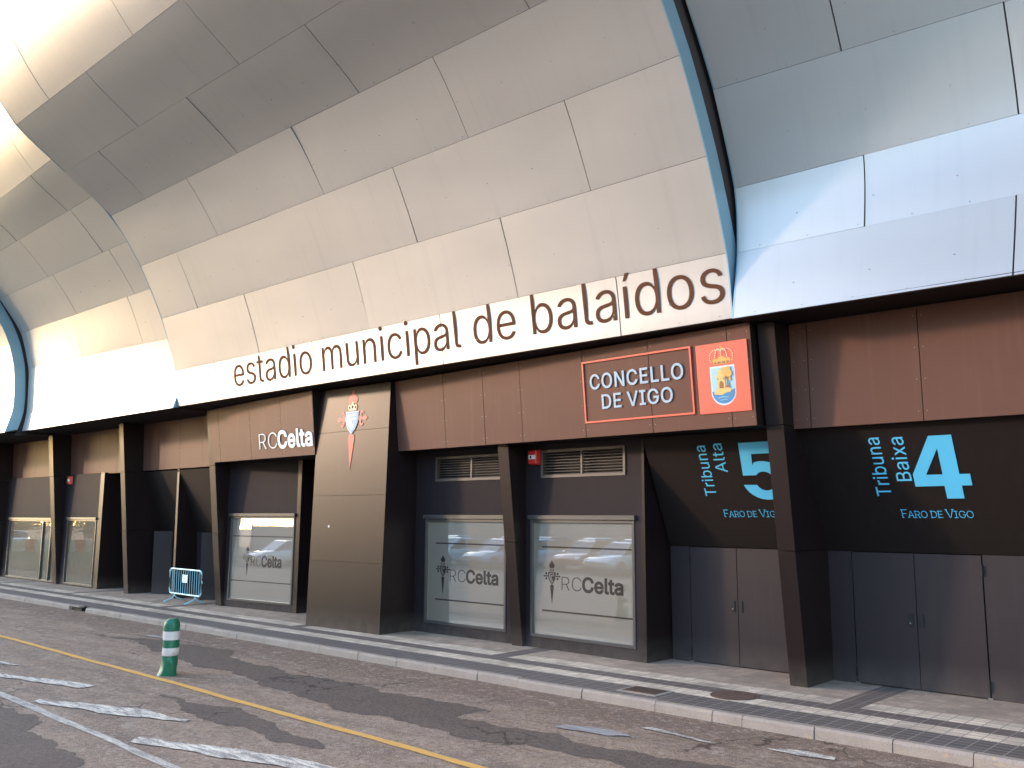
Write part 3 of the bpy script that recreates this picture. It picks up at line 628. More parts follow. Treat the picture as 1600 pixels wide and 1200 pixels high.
# ---- cladding
def profile(nodes, per=7):
    """rows between seam nodes; every row is flatter than the smooth curve, so the seams kink a little"""
    rows = []
    n = len(nodes)
    P = [Vector((a, b)) for b, a in nodes]     # nodes given as (z, y) -> (y, z)
    for i in range(n - 1):
        p0, p1, p2, p3 = P[max(0, i - 1)], P[i], P[i + 1], P[min(n - 1, i + 2)]
        row = []
        for k in range(per + 1):
            t = k / per
            c = 0.5 * ((2 * p1) + (p2 - p0) * t + (2 * p0 - 5 * p1 + 4 * p2 - p3) * t * t + (3 * p1 - p0 - 3 * p2 + p3) * t ** 3)
            row.append(c.lerp(p1.lerp(p2, t), 0.35))
        rows.append(row)
    return rows
def cladding(stations, joints, seed, return_side, ret=0.30, gap_dark=True):
    root = sub('cladding', ST)
    rr = random.Random(seed)
    xs = [s[0] for s in stations]
    PR = [profile(s[1]) for s in stations]
    def pt(row, k, X):
        i = 0
        while i < len(xs) - 2 and X > xs[i + 1]: i += 1
        t = (X - xs[i]) / (xs[i + 1] - xs[i])
        a, b = PR[i][row][k], PR[i + 1][row][k]
        return a.lerp(b, t)
    nrow = len(PR[0]); per = len(PR[0][0]) - 1
    back = MB()
    for r in range(nrow):
        mb = MB()
        start = joints[r % len(joints)]
        js = [xs[0]]
        k = math.floor((xs[0] - start) / 4.2) - 1
        while start + k * 4.2 < xs[-1] - 0.15:
            if start + k * 4.2 > xs[0] + 0.15: js.append(start + k * 4.2)
            k += 1
        js.append(xs[-1])
        for j in range(len(js) - 1):
            g0 = 0.010 if j > 0 else 0.0
            g1 = 0.010 if j < len(js) - 2 else 0.0
            a, b = js[j] + g0, js[j + 1] - g1
            nx = max(3, int((b - a) / 0.5))
            cor = [rr.gauss(0, 0.004) for _ in range(4)]
            bul = rr.uniform(-0.006, 0.010); lift = 0.004
            if r == 0: cor = [c * 0.25 for c in cor]; bul *= 0.3
            fr = []; bk = []
            for iu in range(nx + 1):
                X = a + (b - a) * iu / nx
                for iv in range(per + 1):
                    p = pt(r, iv, X)
                    q0, q1 = pt(r, max(0, iv - 1), X), pt(r, min(per, iv + 1), X)
                    tn = (q1 - q0).normalized(); nn = Vector((-tn.y, tn.x))      # (y, z) outward: towards the street
                    if nn.x > 0: nn = -nn
                    if iv == 0 and r > 0: p = p + tn * 0.003
                    if iv == per: p = p - tn * 0.003
                    u, v = iu / nx, iv / per
                    d = (cor[0] * (1 - u) + cor[1] * u) * (1 - v) + (cor[2] * (1 - u) + cor[3] * u) * v
                    d += bul * 16 * u * (1 - u) * v * (1 - v) * 0.6 + lift * v
                    f = p + nn * d; g = p - nn * 0.022
                    fr.append((X, f.x, f.y)); bk.append((X, g.x, g.y))
            n1 = per + 1
            fs = []
            for iu in range(nx):
                for iv in range(per):
                    q = iu * n1 + iv
                    fs.append((q, q + n1, q + n1 + 1, q + 1))
            N = len(fr)
            for iu in range(nx):
                for e in (0, per):
                    q = iu * n1 + e
                    fs.append((q, N + q, N + q + n1, q + n1))
            for iv in range(per):
                for e in (0, nx * n1):
                    q = e + iv
                    fs.append((q, q + 1, N + q + 1, N + q))
            mb.add(fr + bk, fs)
        mb.obj('panel_row', 'silver_cladding', root, smooth=True)
        nb = 24
        vs = []
        for iu in range(nb + 1):
            X = xs[0] + (xs[-1] - xs[0]) * iu / nb
            for iv in range(per + 1):
                p = pt(r, iv, X)
                q0, q1 = pt(r, max(0, iv - 1), X), pt(r, min(per, iv + 1), X)
                tn = (q1 - q0).normalized(); nn = Vector((-tn.y, tn.x))
                if nn.x > 0: nn = -nn
                g = p - nn * 0.03
                vs.append((X, g.x, g.y))
        back.add(vs, [(iu * (per + 1) + iv, (iu + 1) * (per + 1) + iv, (iu + 1) * (per + 1) + iv + 1, iu * (per + 1) + iv + 1) for iu in range(nb) for iv in range(per)])
    fx = MB()
    for r in range(min(nrow, 5)):
        for kk, ivv in ((0.0, 0), (0.55, per // 2)):
            if ivv and r % 2 == 0 and False: continue
            X = xs[0] + 0.35 + kk
            while X < xs[-1] - 0.1:
                p = pt(r, ivv, X); q = pt(r, ivv + 1, X)
                tn = (q - p).normalized(); nn = Vector((-tn.y, tn.x))
                if nn.x > 0: nn = -nn
                c = p + tn * (0.05 if ivv == 0 else 0.0) + nn * (0.006 if ivv == 0 else 0.012)
                ring = [(X + 0.008 * math.cos(a * 1.047), c.x + tn.x * 0.008 * math.sin(a * 1.047), c.y + tn.y * 0.008 * math.sin(a * 1.047)) for a in range(6)]
                fx.prism(ring, (0, -nn.x * 0.016, -nn.y * 0.016))
                X += 0.70 if ivv == 0 else 1.05
    fx.obj('fixing', 'bolt', root)['kind'] = 'stuff'
    back.obj('backing', 'dark_backing', root, smooth=True)
    for side in return_side:
        X = xs[0] if side < 0 else xs[-1]
        line = []
        for r in range(nrow):
            for iv in range(per + (1 if r == nrow - 1 else 0)):
                p = pt(r, iv, X)
                q0, q1 = pt(r, max(0, iv - 1), X), pt(r, min(per, iv + 1), X)
                tn = (q1 - q0).normalized(); nn = Vector((-tn.y, tn.x))
                if nn.x > 0: nn = -nn
                line.append((p + nn * 0.004, -nn))
        for nm, mt, d0, d1, xo, th in (('edge_return', 'sky_tinted_edge_strip', 0.0, ret, 0.004, 0.02), ('gap_lining', 'dark_backing', ret - 0.01, 2.2, -0.03, 0.02)):
            vs = []; fs = []
            for p, i in line:
                a, b = p + i * d0, p + i * d1
                b.y = max(b.y, 5.41)
                x0 = X + side * xo; x1 = X + side * (xo - th)
                vs += [(x0, a.x, a.y), (x0, b.x, b.y), (x1, b.x, b.y), (x1, a.x, a.y)]
            for k in range(len(line) - 1):
                q = 4 * k
                for e in range(4):
                    fs.append((q + e, q + (e + 1) % 4, q + 4 + (e + 1) % 4, q + 4 + e))
            mm = MB(); mm.add(vs, fs); mm.obj(nm, mt, root, smooth=True)
    # soffit under the lower edge
    so_ = MB()
    lo = []
    for i in range(9):
        X = xs[0] + (xs[-1] - xs[0]) * i / 8
        p = pt(0, 0, X); lo.append((X, p.x + 0.012, p.y - 0.012))
    vs = lo + [(a, 14.62, c) for a, b, c in lo] + [(a, b, c + 0.05) for a, b, c in lo] + [(a, 14.62, c + 0.05) for a, b, c in lo]
    n = len(lo); fs = []
    for i in range(n - 1):
        fs += [(i, i + 1, n + i + 1, n + i), (2 * n + i, 3 * n + i, 3 * n + i + 1, 2 * n + i + 1), (i, 2 * n + i, 2 * n + i + 1, i + 1)]
    so_.add(vs, fs); so_.obj('soffit', 'gate_panel', root)
    return root

XR, XL, XF = -6.73, -23.4, -33.95
main_nodes = [(5.42, 11.92), (6.37, 11.80), (7.72, 11.33), (9.03, 10.68), (10.20, 9.83), (11.05, 8.62), (11.90, 7.42), (13.0, 6.6), (14.7, 6.0)]
cladding([(XL, main_nodes), (XR, main_nodes)], [-8.75, -10.89, -8.87, -11.03, -8.83, -10.98], 3, (1, -1), 0.31)
cladding([(XR + 0.05, [(5.385, 11.80), (6.41, 12.02), (7.39, 12.00), (8.77, 11.48), (9.94, 10.76), (10.95, 10.05), (11.9, 9.2), (13.0, 8.4), (14.7, 7.9)]),
          (-2.9, [(5.40, 11.93), (6.50, 12.36), (7.62, 12.60), (9.02, 12.30), (10.3, 11.78), (11.4, 11.0), (12.4, 10.2), (13.4, 9.4), (14.7, 8.9)]),
          (8.0, [(5.40, 12.1), (6.55, 12.7), (7.8, 13.15), (9.2, 13.15), (10.4, 12.7), (11.5, 12.1), (12.5, 11.3), (13.5, 10.5), (14.7, 10.0)]),
          (24.0, [(5.40, 12.1), (6.55, 12.7), (7.8, 13.15), (9.2, 13.15), (10.4, 12.7), (11.5, 12.1), (12.5, 11.3), (13.5, 10.5), (14.7, 10.0)])],
         [-3.0, -4.84, -2.96, -4.9], 7, (-1,), 0.12)
cladding([(XF, [(5.37, 11.70), (6.0, 11.80), (6.75, 11.80), (7.55, 11.76), (8.75, 11.43), (9.84, 10.67), (10.8, 9.8), (11.6, 9.0), (12.6, 8.2), (14.7, 7.6)]),
          (XL - 0.05, [(5.38, 11.80), (5.93, 11.96), (6.40, 11.91), (7.27, 11.70), (8.55, 11.12), (9.65, 10.33), (10.64, 9.38), (11.36, 8.35), (12.5, 7.5), (14.7, 6.9)])],
         [-25.3, -25.0, -27.71, -25.2, -28.9, -25.1], 9, (1, -1), 0.28)
cladding([(-62, [(5.35, 11.1), (6.08, 11.35), (6.75, 11.4), (7.62, 11.32), (8.35, 11.12), (8.95, 10.85), (9.8, 10.3), (10.8, 9.5), (12.0, 8.6), (14.7, 8.0)]),
          (XF - 0.16, [(5.31, 11.20), (6.08, 11.40), (6.75, 11.41), (7.62, 11.33), (8.35, 11.13), (8.95, 10.85), (9.8, 10.3), (10.8, 9.5), (12.0, 8.6), (14.7, 8.0)])],
         [-36, -38, -35.7, -37.9], 12, (1,), 0.36)

# ---- fascias
def fascia(BL, BR, TL, TR, cuts, mat='bronze_panel', back=14.6):
    f = sub('fascia', ST)
    BL, BR, TL, TR = map(Vector, (BL, BR, TL, TR))
    m = MB()
    bk = lambda p: (p.x, back, p.z)
    m.hexa([BL + Vector((0, .02, 0)), BR + Vector((0, .02, 0)), bk(BR), bk(BL)], [TL + Vector((0, .02, 0)), TR + Vector((0, .02, 0)), bk(TR), bk(TL)])
    m.obj('fascia_core', 'gate_panel', f)
    m = MB(); b = MB()
    cc = [0] + list(cuts) + [1]
    L = (BR - BL).length
    for i in range(len(cc) - 1):
        a, c = cc[i] + (0.006 / L if i else 0), cc[i + 1] - (0.006 / L if i < len(cc) - 2 else 0)
        o = Vector((0, random.uniform(-0.004, 0.004), -0.008))
        q = [BL.lerp(BR, a) + o, BL.lerp(BR, c) + o, TL.lerp(TR, c), TL.lerp(TR, a)]
        m.prism([tuple(p) for p in q], (0, 0.018, 0))
        for k in range(4):
            for e in (a + 0.05 / L, c - 0.05 / L):
                p = BL.lerp(BR, e).lerp(TL.lerp(TR, e), 0.08 + 0.28 * k)
                b.lathe([(0.007, -0.004), (0.005, 0.004)], 6, (p.x, p.y - 0.002, p.z), 'Y')
    m.obj('fascia_panel', mat, f)
    b.obj('rivet', 'bolt', f)['kind'] = 'stuff'
    return f
FT = 5.37
fascia((-15.25, 12.76, 3.90), (-6.60, 12.27, 3.87), (-15.25, 12.63, FT), (-6.60, 12.15, FT), [(x + 15.25) / 8.65 for x in (-13.66, -12.48, -11.46, -9.91, -8.48, -7.0)])
fascia((-23.29, 12.86, 3.95), (-17.76, 12.40, 3.92), (-23.29, 12.70, FT), (-17.76, 12.26, FT), [(x + 23.29) / 5.53 for x in (-22.62, -20.86, -19.26)])
fascia((-28.5, 13.47, 3.91), (-23.3, 13.42, 3.91), (-28.5, 13.42, FT), (-23.3, 13.37, FT), [.08, .20, .46, .72])
fascia((-34.1, 13.47, 3.90), (-28.8, 13.47, 3.90), (-34.1, 13.42, FT), (-28.8, 13.42, FT), [.2, .45, .7])
fascia((-39.75, 13.47, 3.90), (-34.45, 13.47, 3.90), (-39.75, 13.42, FT), (-34.45, 13.42, FT), [.2, .45, .7])
fascia((-45.4, 13.47, 3.90), (-40.05, 13.47, 3.90), (-45.4, 13.42, FT), (-40.05, 13.42, FT), [.2, .45, .7])
fascia((-6.27, 12.77, 3.825), (-0.9, 12.77, 3.825), (-6.27, 12.74, FT), (-0.9, 12.74, FT), [.05, .345, .64, .92])
fascia((-0.6, 12.9, 3.83), (4.8, 12.9, 3.83), (-0.6, 12.85, FT), (4.8, 12.85, FT), [.3, .6])

# ---- leaning pillars
def pillar(x0, x1, yb, yt, yb2=None, yt2=None):
    m = MB()
    yb2 = yb if yb2 is None else yb2; yt2 = yt if yt2 is None else yt2
    zs = [ZP - 0.02, 2.05, 3.86, 5.36]
    f = lambda a, b, z: a + (b - a) * (z - ZP) / (5.4 - ZP)
    for i in range(3):
        z0, z1 = zs[i] + (0.003 if i else 0), zs[i + 1] - 0.003
        o = 0.0 if i != 1 else 0.004
        m.hexa([(x0, f(yb, yt, z0) + o, z0), (x1, f(yb2, yt2, z0) + o, z0), (x1 - o, 14.6, z0), (x0 + o, 14.6, z0)],
               [(x0, f(yb, yt, z1) + o, z1), (x1, f(yb2, yt2, z1) + o, z1), (x1 - o, 14.6, z1), (x0 + o, 14.6, z1)])
    return bevel(m.obj('pillar', 'charcoal_panel', ST), 0.004, 1)
for x0, x1, yb, yt in ((-51.3, -51.0, 13.2, 12.74), (-45.7, -45.4, 13.2, 12.74), (-40.05, -39.75, 13.2, 12.74), (-34.45, -34.1, 13.22, 12.75), (-28.8, -28.5, 13.2, 12.74), (-23.3, -23.0, 13.21, 12.70),
                       (-12.29, -12.02, 13.13, 12.56), (-6.54, -6.27, 12.86, 12.26), (-0.9, -0.63, 12.8, 12.2), (4.8, 5.1, 12.8, 12.2)):
    pillar(x0, x1, yb, yt)
# the broad pillar that leans the other way
bp = sub('broad_pillar', ST)
BA, BB = (-17.75, 12.28), (-15.27, 12.345)
lean_y = lambda y, z: y + 0.036 * (z - ZP)
m = MB()
m.hexa([(BA[0], lean_y(BA[1], .1) + .02, .1), (BB[0], lean_y(BB[1], .1) + .02, .1), (BB[0], 14.6, .1), (BA[0], 14.6, .1)],
       [(BA[0], lean_y(BA[1], FT) + .02, FT), (BB[0], lean_y(BB[1], FT) + .02, FT), (BB[0], 14.6, FT), (BA[0], 14.6, FT)])
m.obj('pillar_core', 'charcoal_panel', bp)
m = MB()
zz = [0.11, 1.55, 2.97, 4.385, FT]
for i in range(4):
    z0, z1 = zz[i] + (.004 if i else 0), zz[i + 1] - .004
    o = random.uniform(-.002, .002)
    m.prism([(BA[0] - .004, lean_y(BA[1], z0) + o, z0), (BB[0] + .004, lean_y(BB[1], z0) + o, z0), (BB[0] + .004, lean_y(BB[1], z1) + o, z1), (BA[0] - .004, lean_y(BA[1], z1) + o, z1)], (0, .022, 0))
m.obj('front_panel', 'charcoal_panel', bp)
m = MB(); m.lathe([(0.03, -0.003), (0.03, 0.003)], 10, (-17.12, lean_y(12.297, 2.3) - 0.004, 2.3), 'Y'); m.obj('sticker', 'sticker', bp)

# ---- club emblem shapes, used on the pillar and on the glass (unit: shield half width = 0.5)
def emblem(parent, at, k, mats, th=0.004):
    """at(u, v, w); k = metres per unit; mats: red, cream, white, blue"""
    A = lambda u, v, w: at(u * k * 1.5, v * k, w)
    red, cream, white, blue = mats
    m = MB()
    shape(m, [(0, 2.55), (.18, 2.2), (.36, 1.95), (.38, 1.7), (.26, 1.5), (-.26, 1.5), (-.38, 1.7), (-.36, 1.95), (-.18, 2.2)], A, 0, th)
    shape(m, [(-.26, -1.08), (-.14, -.86), (.14, -.86), (.26, -1.08), (.0, -3.6)], A, 0, th)
    for s in (-1, 1):
        shape(m, [(s * .46, .12), (s * .80, .20), (s * 1.06, .12), (s * 1.24, .31), (s * 1.06, .50), (s * .80, .42), (s * .46, .50)], A, 0, th)
        for t in (-1, 1):
            shape(m, [(s * .58, .31 + t * .08), (s * .60, .31 + t * .42), (s * .72, .31 + t * .60), (s * .86, .31 + t * .56), (s * .92, .31 + t * .40), (s * .84, .31 + t * .34), (s * .80, .31 + t * .42), (s * .74, .31 + t * .40), (s * .74, .31 + t * .08)], A, .001, th)
    m.obj('cross', red, parent)
    m = MB()
    shape(m, [(-.30, .96), (.30, .96), (.33, 1.12), (-.33, 1.12)], A, .006, th)
    for q, (cx, rx, tall) in enumerate(((-.24, .13, .30), (.24, .13, .30), (0, .15, .38))):
        ring = circ(cx, 1.14, rx, tall, 9, 0, 180) + circ(cx, 1.14, rx * .5, tall * .62, 9, 180, 0)
        shape(m, ring, A, .0065 + q * .0005, th)
    shape(m, circ(0, 1.58, .06, .07, 10), A, .006, th)
    m.obj('crown', cream, parent)
    sh = lambda s: [(-.52 * s, .88), (.52 * s, .88), (.52 * s, .3), (.44 * s, -.1), (.28 * s, -.5), (0, -.86), (-.28 * s, -.5), (-.44 * s, -.1), (-.52 * s, .3)]
    m = MB(); shape(m, sh(1), A, .007, th); m.obj('shield_rim', white, parent)
    m = MB(); shape(m, [(p[0] * .93, .01 + p[1] * .94) for p in sh(1)], A, .0125, th * .5); m.obj('shield', blue, parent)
    m = MB()
    shape(m, [(-.33, .66), (.30, .66), (.30, .52), (-.19, .52), (-.17, .0), (.10, -.48), (.02, -.60), (-.32, -.02)], A, .0155, th * .4)
    shape(m, [(-.10, .38), (.30, .38), (.30, .24), (.02, .24), (.03, .02), (.22, -.30), (.15, -.40), (-.10, -.02)], A, .0155, th * .4)
    m.obj('stripe', white, parent)

cr = thing('club_crest', 'red cross crest with pale blue shield and cream crown on the broad leaning pillar', 'crest')
frB = frame_of((-16.49, lean_y(12.313, .13), .13), (-15.49, lean_y(12.339, .13), .13), lean_pt=(-16.49, lean_y(12.313, 5.4), 5.4))
ab = at_of(frB, 0.004)
emblem(cr, lambda u, v, w: ab(u, v + 4.43, w), 0.287, ('crest_red', 'crest_cream', 'crest_white', 'crest_blue'))

# ---- bay walls, windows, louvres
def bay_wall(p0, p1, lean, z1, opening=None, louvre=None, mat='shaded_bay_paint', text=None, glass='frosted_pane', mullions=()):
    fr = frame_of((*p0, 0), (*p1, 0), lean=lean)
    T = mat_of(fr)
    L = (Vector(p1) - Vector(p0)).length
    m = MB(); m.T = T
    z0 = 0.10
    holes = [h for h in (opening, louvre) if h]
    if not holes:
        m.box((0, -0.25, z0), (L, 0, z1))
    else:
        a0, a1, b0, b1 = opening
        m.box((0, -0.25, z0), (a0, 0, b1)); m.box((a1, -0.25, z0), (L, 0, b1)); m.box((a0, -0.25, z0), (a1, 0, b0))
        if louvre:
            c0, c1, d0, d1 = louvre
            m.box((0, -0.25, b1), (L, 0, d0)); m.box((0, -0.25, d0), (c0, 0, d1)); m.box((c1, -0.25, d0), (L, 0, d1)); m.box((0, -0.25, d1), (L, 0, z1))
        else:
            m.box((0, -0.25, b1), (L, 0, z1))
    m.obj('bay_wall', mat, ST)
    if opening:
        a0, a1, b0, b1 = opening
        wdw = sub('window', ST)
        m = MB(); m.T = T
        fw_ = 0.055
        m.box((a0, -0.05, b0), (a0 + fw_, 0.015, b1)); m.box((a1 - fw_, -0.05, b0), (a1, 0.015, b1))
        m.box((a0 + fw_, -0.05, b0), (a1 - fw_, 0.013, b0 + fw_)); m.box((a0 + fw_, -0.05, b1 - fw_), (a1 - fw_, 0.013, b1))
        m.box((a0 - 0.04, 0.0, b1 + 0.002), (a1 + 0.03, 0.05, b1 + 0.085))
        for q in mullions: m.box((q - 0.035, -0.045, b0 + fw_), (q + 0.035, 0.020, b1 - fw_))
        bevel(m.obj('window_frame', 'frame_paint', wdw), 0.004, 1)
        m = MB(); m.T = T
        m.box((a0 + 0.03, -0.06, b0 + 0.03), (a1 - 0.03, -0.03, b1 - 0.03)); m.obj('pane', glass, wdw)
        if text:
            at = at_of(fr, -0.030)
            cx, ca, xa, xb, base, cap, la, lb, lz = text
            m = MB()
            V1 = layout('RC', -0.014); V2 = layout('Celta', 0.026)
            w1 = xa + (xb - xa) * 0.335
            emboss(m, fit(V1, xa, w1, base, cap), at, 0.0015); emboss(m, fit(V2, w1 + 0.015, xb, base, cap), at, 0.0015)
            m.obj('lettering', 'cut_lettering', wdw)
            em = sub('emblem', wdw)
            emblem_flat(wdw, lambda u, v, w: at(u + cx, v + ca, w), 0.128)
            bpy.data.objects.remove(em)
            m = MB()
            for z in lz:
                emboss(m, ([(la, z), (lb, z), (lb, z + 0.028), (la, z + 0.028)], [(0, 1, 2, 3)]), at, 0.0015)
            m.obj('film_line', 'cut_lettering', wdw)
    if louvre:
        c0, c1, d0, d1 = louvre
        lv = sub('louvre_vent', ST)
        m = MB(); m.T = T; e = 0.05
        mid = (c0 + c1) / 2
        m.box((c0, -0.08, d0), (c0 + e, 0.022, d1)); m.box((c1 - e, -0.08, d0), (c1, 0.022, d1))
        m.box((c0 + e, -0.08, d0), (c1 - e, 0.020, d0 + e)); m.box((c0 + e, -0.08, d1 - e), (c1 - e, 0.020, d1)); m.box((mid - .02, -0.06, d0 + e), (mid + .02, 0.018, d1 - e))
        m.obj('louvre_frame', 'louvre_paint', lv)
        m = MB(); m.T = T
        ns = 8
        for i in range(ns):
            z = d0 + e + (d1 - d0 - 2 * e) * (i + 0.12) / ns
            for u0, u1 in ((c0 + e, mid - .02), (mid + .02, c1 - e)):
                m.prism([(u0, 0.008, z), (u0, 0.008, z + 0.007), (u0, -0.045, z + 0.020), (u0, -0.045, z + 0.013)], (u1 - u0, 0, 0))
        m.obj('slat', 'louvre_paint', lv)
        m = MB(); m.T = T; m.box((c0 + 0.01, -0.20, d0 + 0.01), (c1 - 0.01, -0.12, d1 - 0.01)); m.obj('vent_back', 'slot_dark', lv)
    return fr, T
def emblem_flat(parent, at, k):
    A = lambda u, v, w: at(u * k * 1.42, v * k, w)
    m = MB(); th = 0.0015
    shape(m, [(0, 2.55), (.18, 2.2), (.36, 1.95), (.38, 1.75), (.22, 1.45), (-.22, 1.45), (-.38, 1.75), (-.36, 1.95), (-.18, 2.2)], A, 0, th)
    for cx in (-.22, 0, .22): shape(m, [(cx - .06, .98), (cx + .06, .98), (cx + .05, 1.36), (cx - .05, 1.36)], A, 0, th)
    shape(m, [(-.26, -1.08), (-.12, -.86), (.12, -.86), (.26, -1.08), (.0, -3.6)], A, 0, th)
    for s in (-1, 1):
        shape(m, [(s * .56, .2), (s * .95, .24), (s * .95, .38), (s * .56, .42)], A, 0, th)
        shape(m, circ(s * 1.04, .31, .13, .13, 12), A, .0002, th)
        shape(m, circ(s * .78, .66, .14, .18, 12), A, .0004, th)
        shape(m, circ(s * .78, -.04, .14, .18, 12), A, .0006, th)
    sh = [(-.52, .88), (.52, .88), (.52, .3), (.44, -.1), (.28, -.5), (0, -.86), (-.28, -.5), (-.44, -.1), (-.52, .3)]
    shape(m, sh, A, .001, th)
    m.obj('emblem', 'cut_lettering', parent)
    m = MB()
    shape(m, [(-.36, .70), (.34, .70), (.34, .60), (-.26, .60), (-.24, .05), (.06, -.62), (-.02, -.66), (-.34, .0)], A, .003, th * .5)
    shape(m, [(-.16, .44), (.34, .44), (.34, .34), (-.06, .34), (-.05, .05), (.18, -.42), (.12, -.52), (-.16, .0)], A, .003, th * .5)
    m.obj('emblem_stripe', 'frosted_pane', parent)

LN = R(0.7)
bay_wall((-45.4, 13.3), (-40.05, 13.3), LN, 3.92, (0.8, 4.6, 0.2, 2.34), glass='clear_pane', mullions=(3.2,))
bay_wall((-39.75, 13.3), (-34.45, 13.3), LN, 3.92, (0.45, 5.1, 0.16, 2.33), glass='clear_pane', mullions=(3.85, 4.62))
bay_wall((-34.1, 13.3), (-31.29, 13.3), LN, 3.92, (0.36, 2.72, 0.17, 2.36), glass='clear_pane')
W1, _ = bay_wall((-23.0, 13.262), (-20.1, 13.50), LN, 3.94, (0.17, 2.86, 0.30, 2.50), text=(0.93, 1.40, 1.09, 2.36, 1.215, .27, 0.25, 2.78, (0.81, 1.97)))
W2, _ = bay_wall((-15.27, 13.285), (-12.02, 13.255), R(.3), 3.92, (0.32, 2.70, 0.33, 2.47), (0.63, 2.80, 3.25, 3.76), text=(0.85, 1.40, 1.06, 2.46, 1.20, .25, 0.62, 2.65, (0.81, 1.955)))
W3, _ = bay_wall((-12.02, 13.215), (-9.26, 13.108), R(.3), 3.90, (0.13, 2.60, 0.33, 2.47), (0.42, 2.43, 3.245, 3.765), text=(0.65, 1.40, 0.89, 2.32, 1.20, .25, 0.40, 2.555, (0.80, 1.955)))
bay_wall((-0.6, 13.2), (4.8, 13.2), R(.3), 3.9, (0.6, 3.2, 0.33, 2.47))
# returns and recess backs
m = MB()
m.hexa([(-31.29, 13.30, .1), (-31.0, 13.30, .1), (-31.0, 14.6, .1), (-31.29, 14.6, .1)], [(-31.29, 13.345, 3.92), (-31.0, 13.345, 3.92), (-31.0, 14.6, 3.92), (-31.29, 14.6, 3.92)])
m.obj('recess_side', 'charcoal_panel', ST)
m = MB()
m.hexa([(-20.1, 13.50, .1), (-19.95, 13.51, .1), (-19.95, 14.6, .1), (-20.1, 14.6, .1)], [(-20.1, 13.55, 3.94), (-19.95, 13.56, 3.94), (-19.95, 14.6, 3.94), (-20.1, 14.6, 3.94)])
m.obj('recess_side', 'charcoal_panel', ST)
m = MB()
m.hexa([(-9.26, 13.108, .1), (-9.20, 13.106, .1), (-9.12, 14.6, .1), (-9.26, 14.6, .1)], [(-9.26, 13.13, 3.88), (-9.20, 13.128, 3.88), (-9.12, 14.6, 3.88), (-9.26, 14.6, 3.88)])
m.obj('recess_side', 'charcoal_panel', ST)
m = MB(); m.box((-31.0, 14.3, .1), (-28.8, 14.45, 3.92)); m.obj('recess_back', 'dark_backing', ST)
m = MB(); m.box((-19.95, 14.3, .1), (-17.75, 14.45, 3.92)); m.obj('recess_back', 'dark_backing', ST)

# ---- gates: slanted lettered panel over steel doors
def gate(x0, x1, yt, yb, leaves, jambs, handle_at):
    g = sub('gate', ST)
    m = MB(); m.prism([(x0, yt, 3.86), (x0, yb, 2.035), (x0, yb + .06, 2.035), (x0, yt + .06, 3.86)], (x1 - x0, 0, 0)); m.obj('slanted_panel', 'gate_panel', g)
    for a, b in jambs:
        m = MB(); m.box((a, yb + 0.012, 0.10), (b, yb + 0.08, 2.03)); m.obj('side_panel', 'door_paint', g)
    m = MB(); m.box((x0, yb + 0.10, 0.1), (x1, yb + 0.14, 2.05)); m.obj('door_backing', 'slot_dark', g)
    for a, b in leaves:
        m = MB(); m.box((a + .004, yb, 0.145), (b - .004, yb + .06, 2.022)); bevel(m.obj('door_leaf', 'door_paint', g), 0.003, 1)
    for a in (leaves[0][0], leaves[-1][1]):
        for z in (0.30, 1.82):
            m = MB(); m.lathe([(0.014, z - 0.07), (0.014, z + 0.07)], 8, (a, yb - 0.008, 0)); m.obj('hinge', 'slot_dark', g)
        m = MB(); m.box((a - .03, yb - 0.004, 0.135), (a + .03, yb + .02, 0.15)); m.obj('door_stop', 'bolt', g)
    for hx in handle_at:
        m = MB(); m.prism([(hx + p[0], yb - 0.012, 1.09 + p[1]) for p in [(-.03, -.09), (.03, -.09), (.035, -.07), (.035, .07), (.03, .09), (-.03, .09), (-.035, .07), (-.035, -.07)]], (0, 0.016, 0))
        m.obj('handle', 'slot_dark', g)
    m = MB(); m.lathe([(0.012, -0.006), (0.012, 0.004)], 8, (handle_at[0], yb - 0.014, 1.05), 'Y'); m.obj('keyhole', 'bolt', g)
    return g
gate(-6.27, -0.9, 12.88, 13.71, [(-5.9, -5.0), (-5.0, -4.1)], [(-6.27, -5.91), (-4.09, -2.6), (-2.58, -0.9)], (-5.09, -4.94))
gate(-9.13, -6.54, 12.99, 13.755, [(-8.74, -7.85), (-7.85, -6.97)], [(-9.13, -8.75), (-6.96, -6.54)], (-7.94, -7.80))
gate(-28.5, -23.3, 13.50, 14.10, [(-27.6, -26.7), (-25.6, -24.7)], [(-28.5, -27.62), (-26.68, -25.62), (-24.68, -23.3)], (-26.8, -25.5))
m = MB()
m.hexa([(-26.12, 13.40, .1), (-26.0, 13.40, .1), (-26.0, 14.3, .1), (-26.12, 14.3, .1)], [(-26.37, 13.52, 3.92), (-26.25, 13.52, 3.92), (-26.25, 14.3, 3.92), (-26.37, 14.3, 3.92)])
m.obj('partition', 'charcoal_panel', ST)
m = MB()
m.hexa([(-28.02, 13.7, .14), (-27.55, 14.02, .14), (-27.53, 14.06, .14), (-28.0, 13.74, .14)], [(-28.02, 13.7, 2.03), (-27.55, 14.02, 2.03), (-27.53, 14.06, 2.03), (-28.0, 13.74, 2.03)])
m.obj('open_shutter', 'door_paint', ST)
m = MB()
m.hexa([(-24.9, 13.6, .14), (-24.5, 13.98, .14), (-24.47, 14.02, .14), (-24.87, 13.64, .14)], [(-24.9, 13.6, 2.03), (-24.5, 13.98, 2.03), (-24.47, 14.02, 2.03), (-24.87, 13.64, 2.03)])
m.obj('open_shutter', 'door_paint', ST)

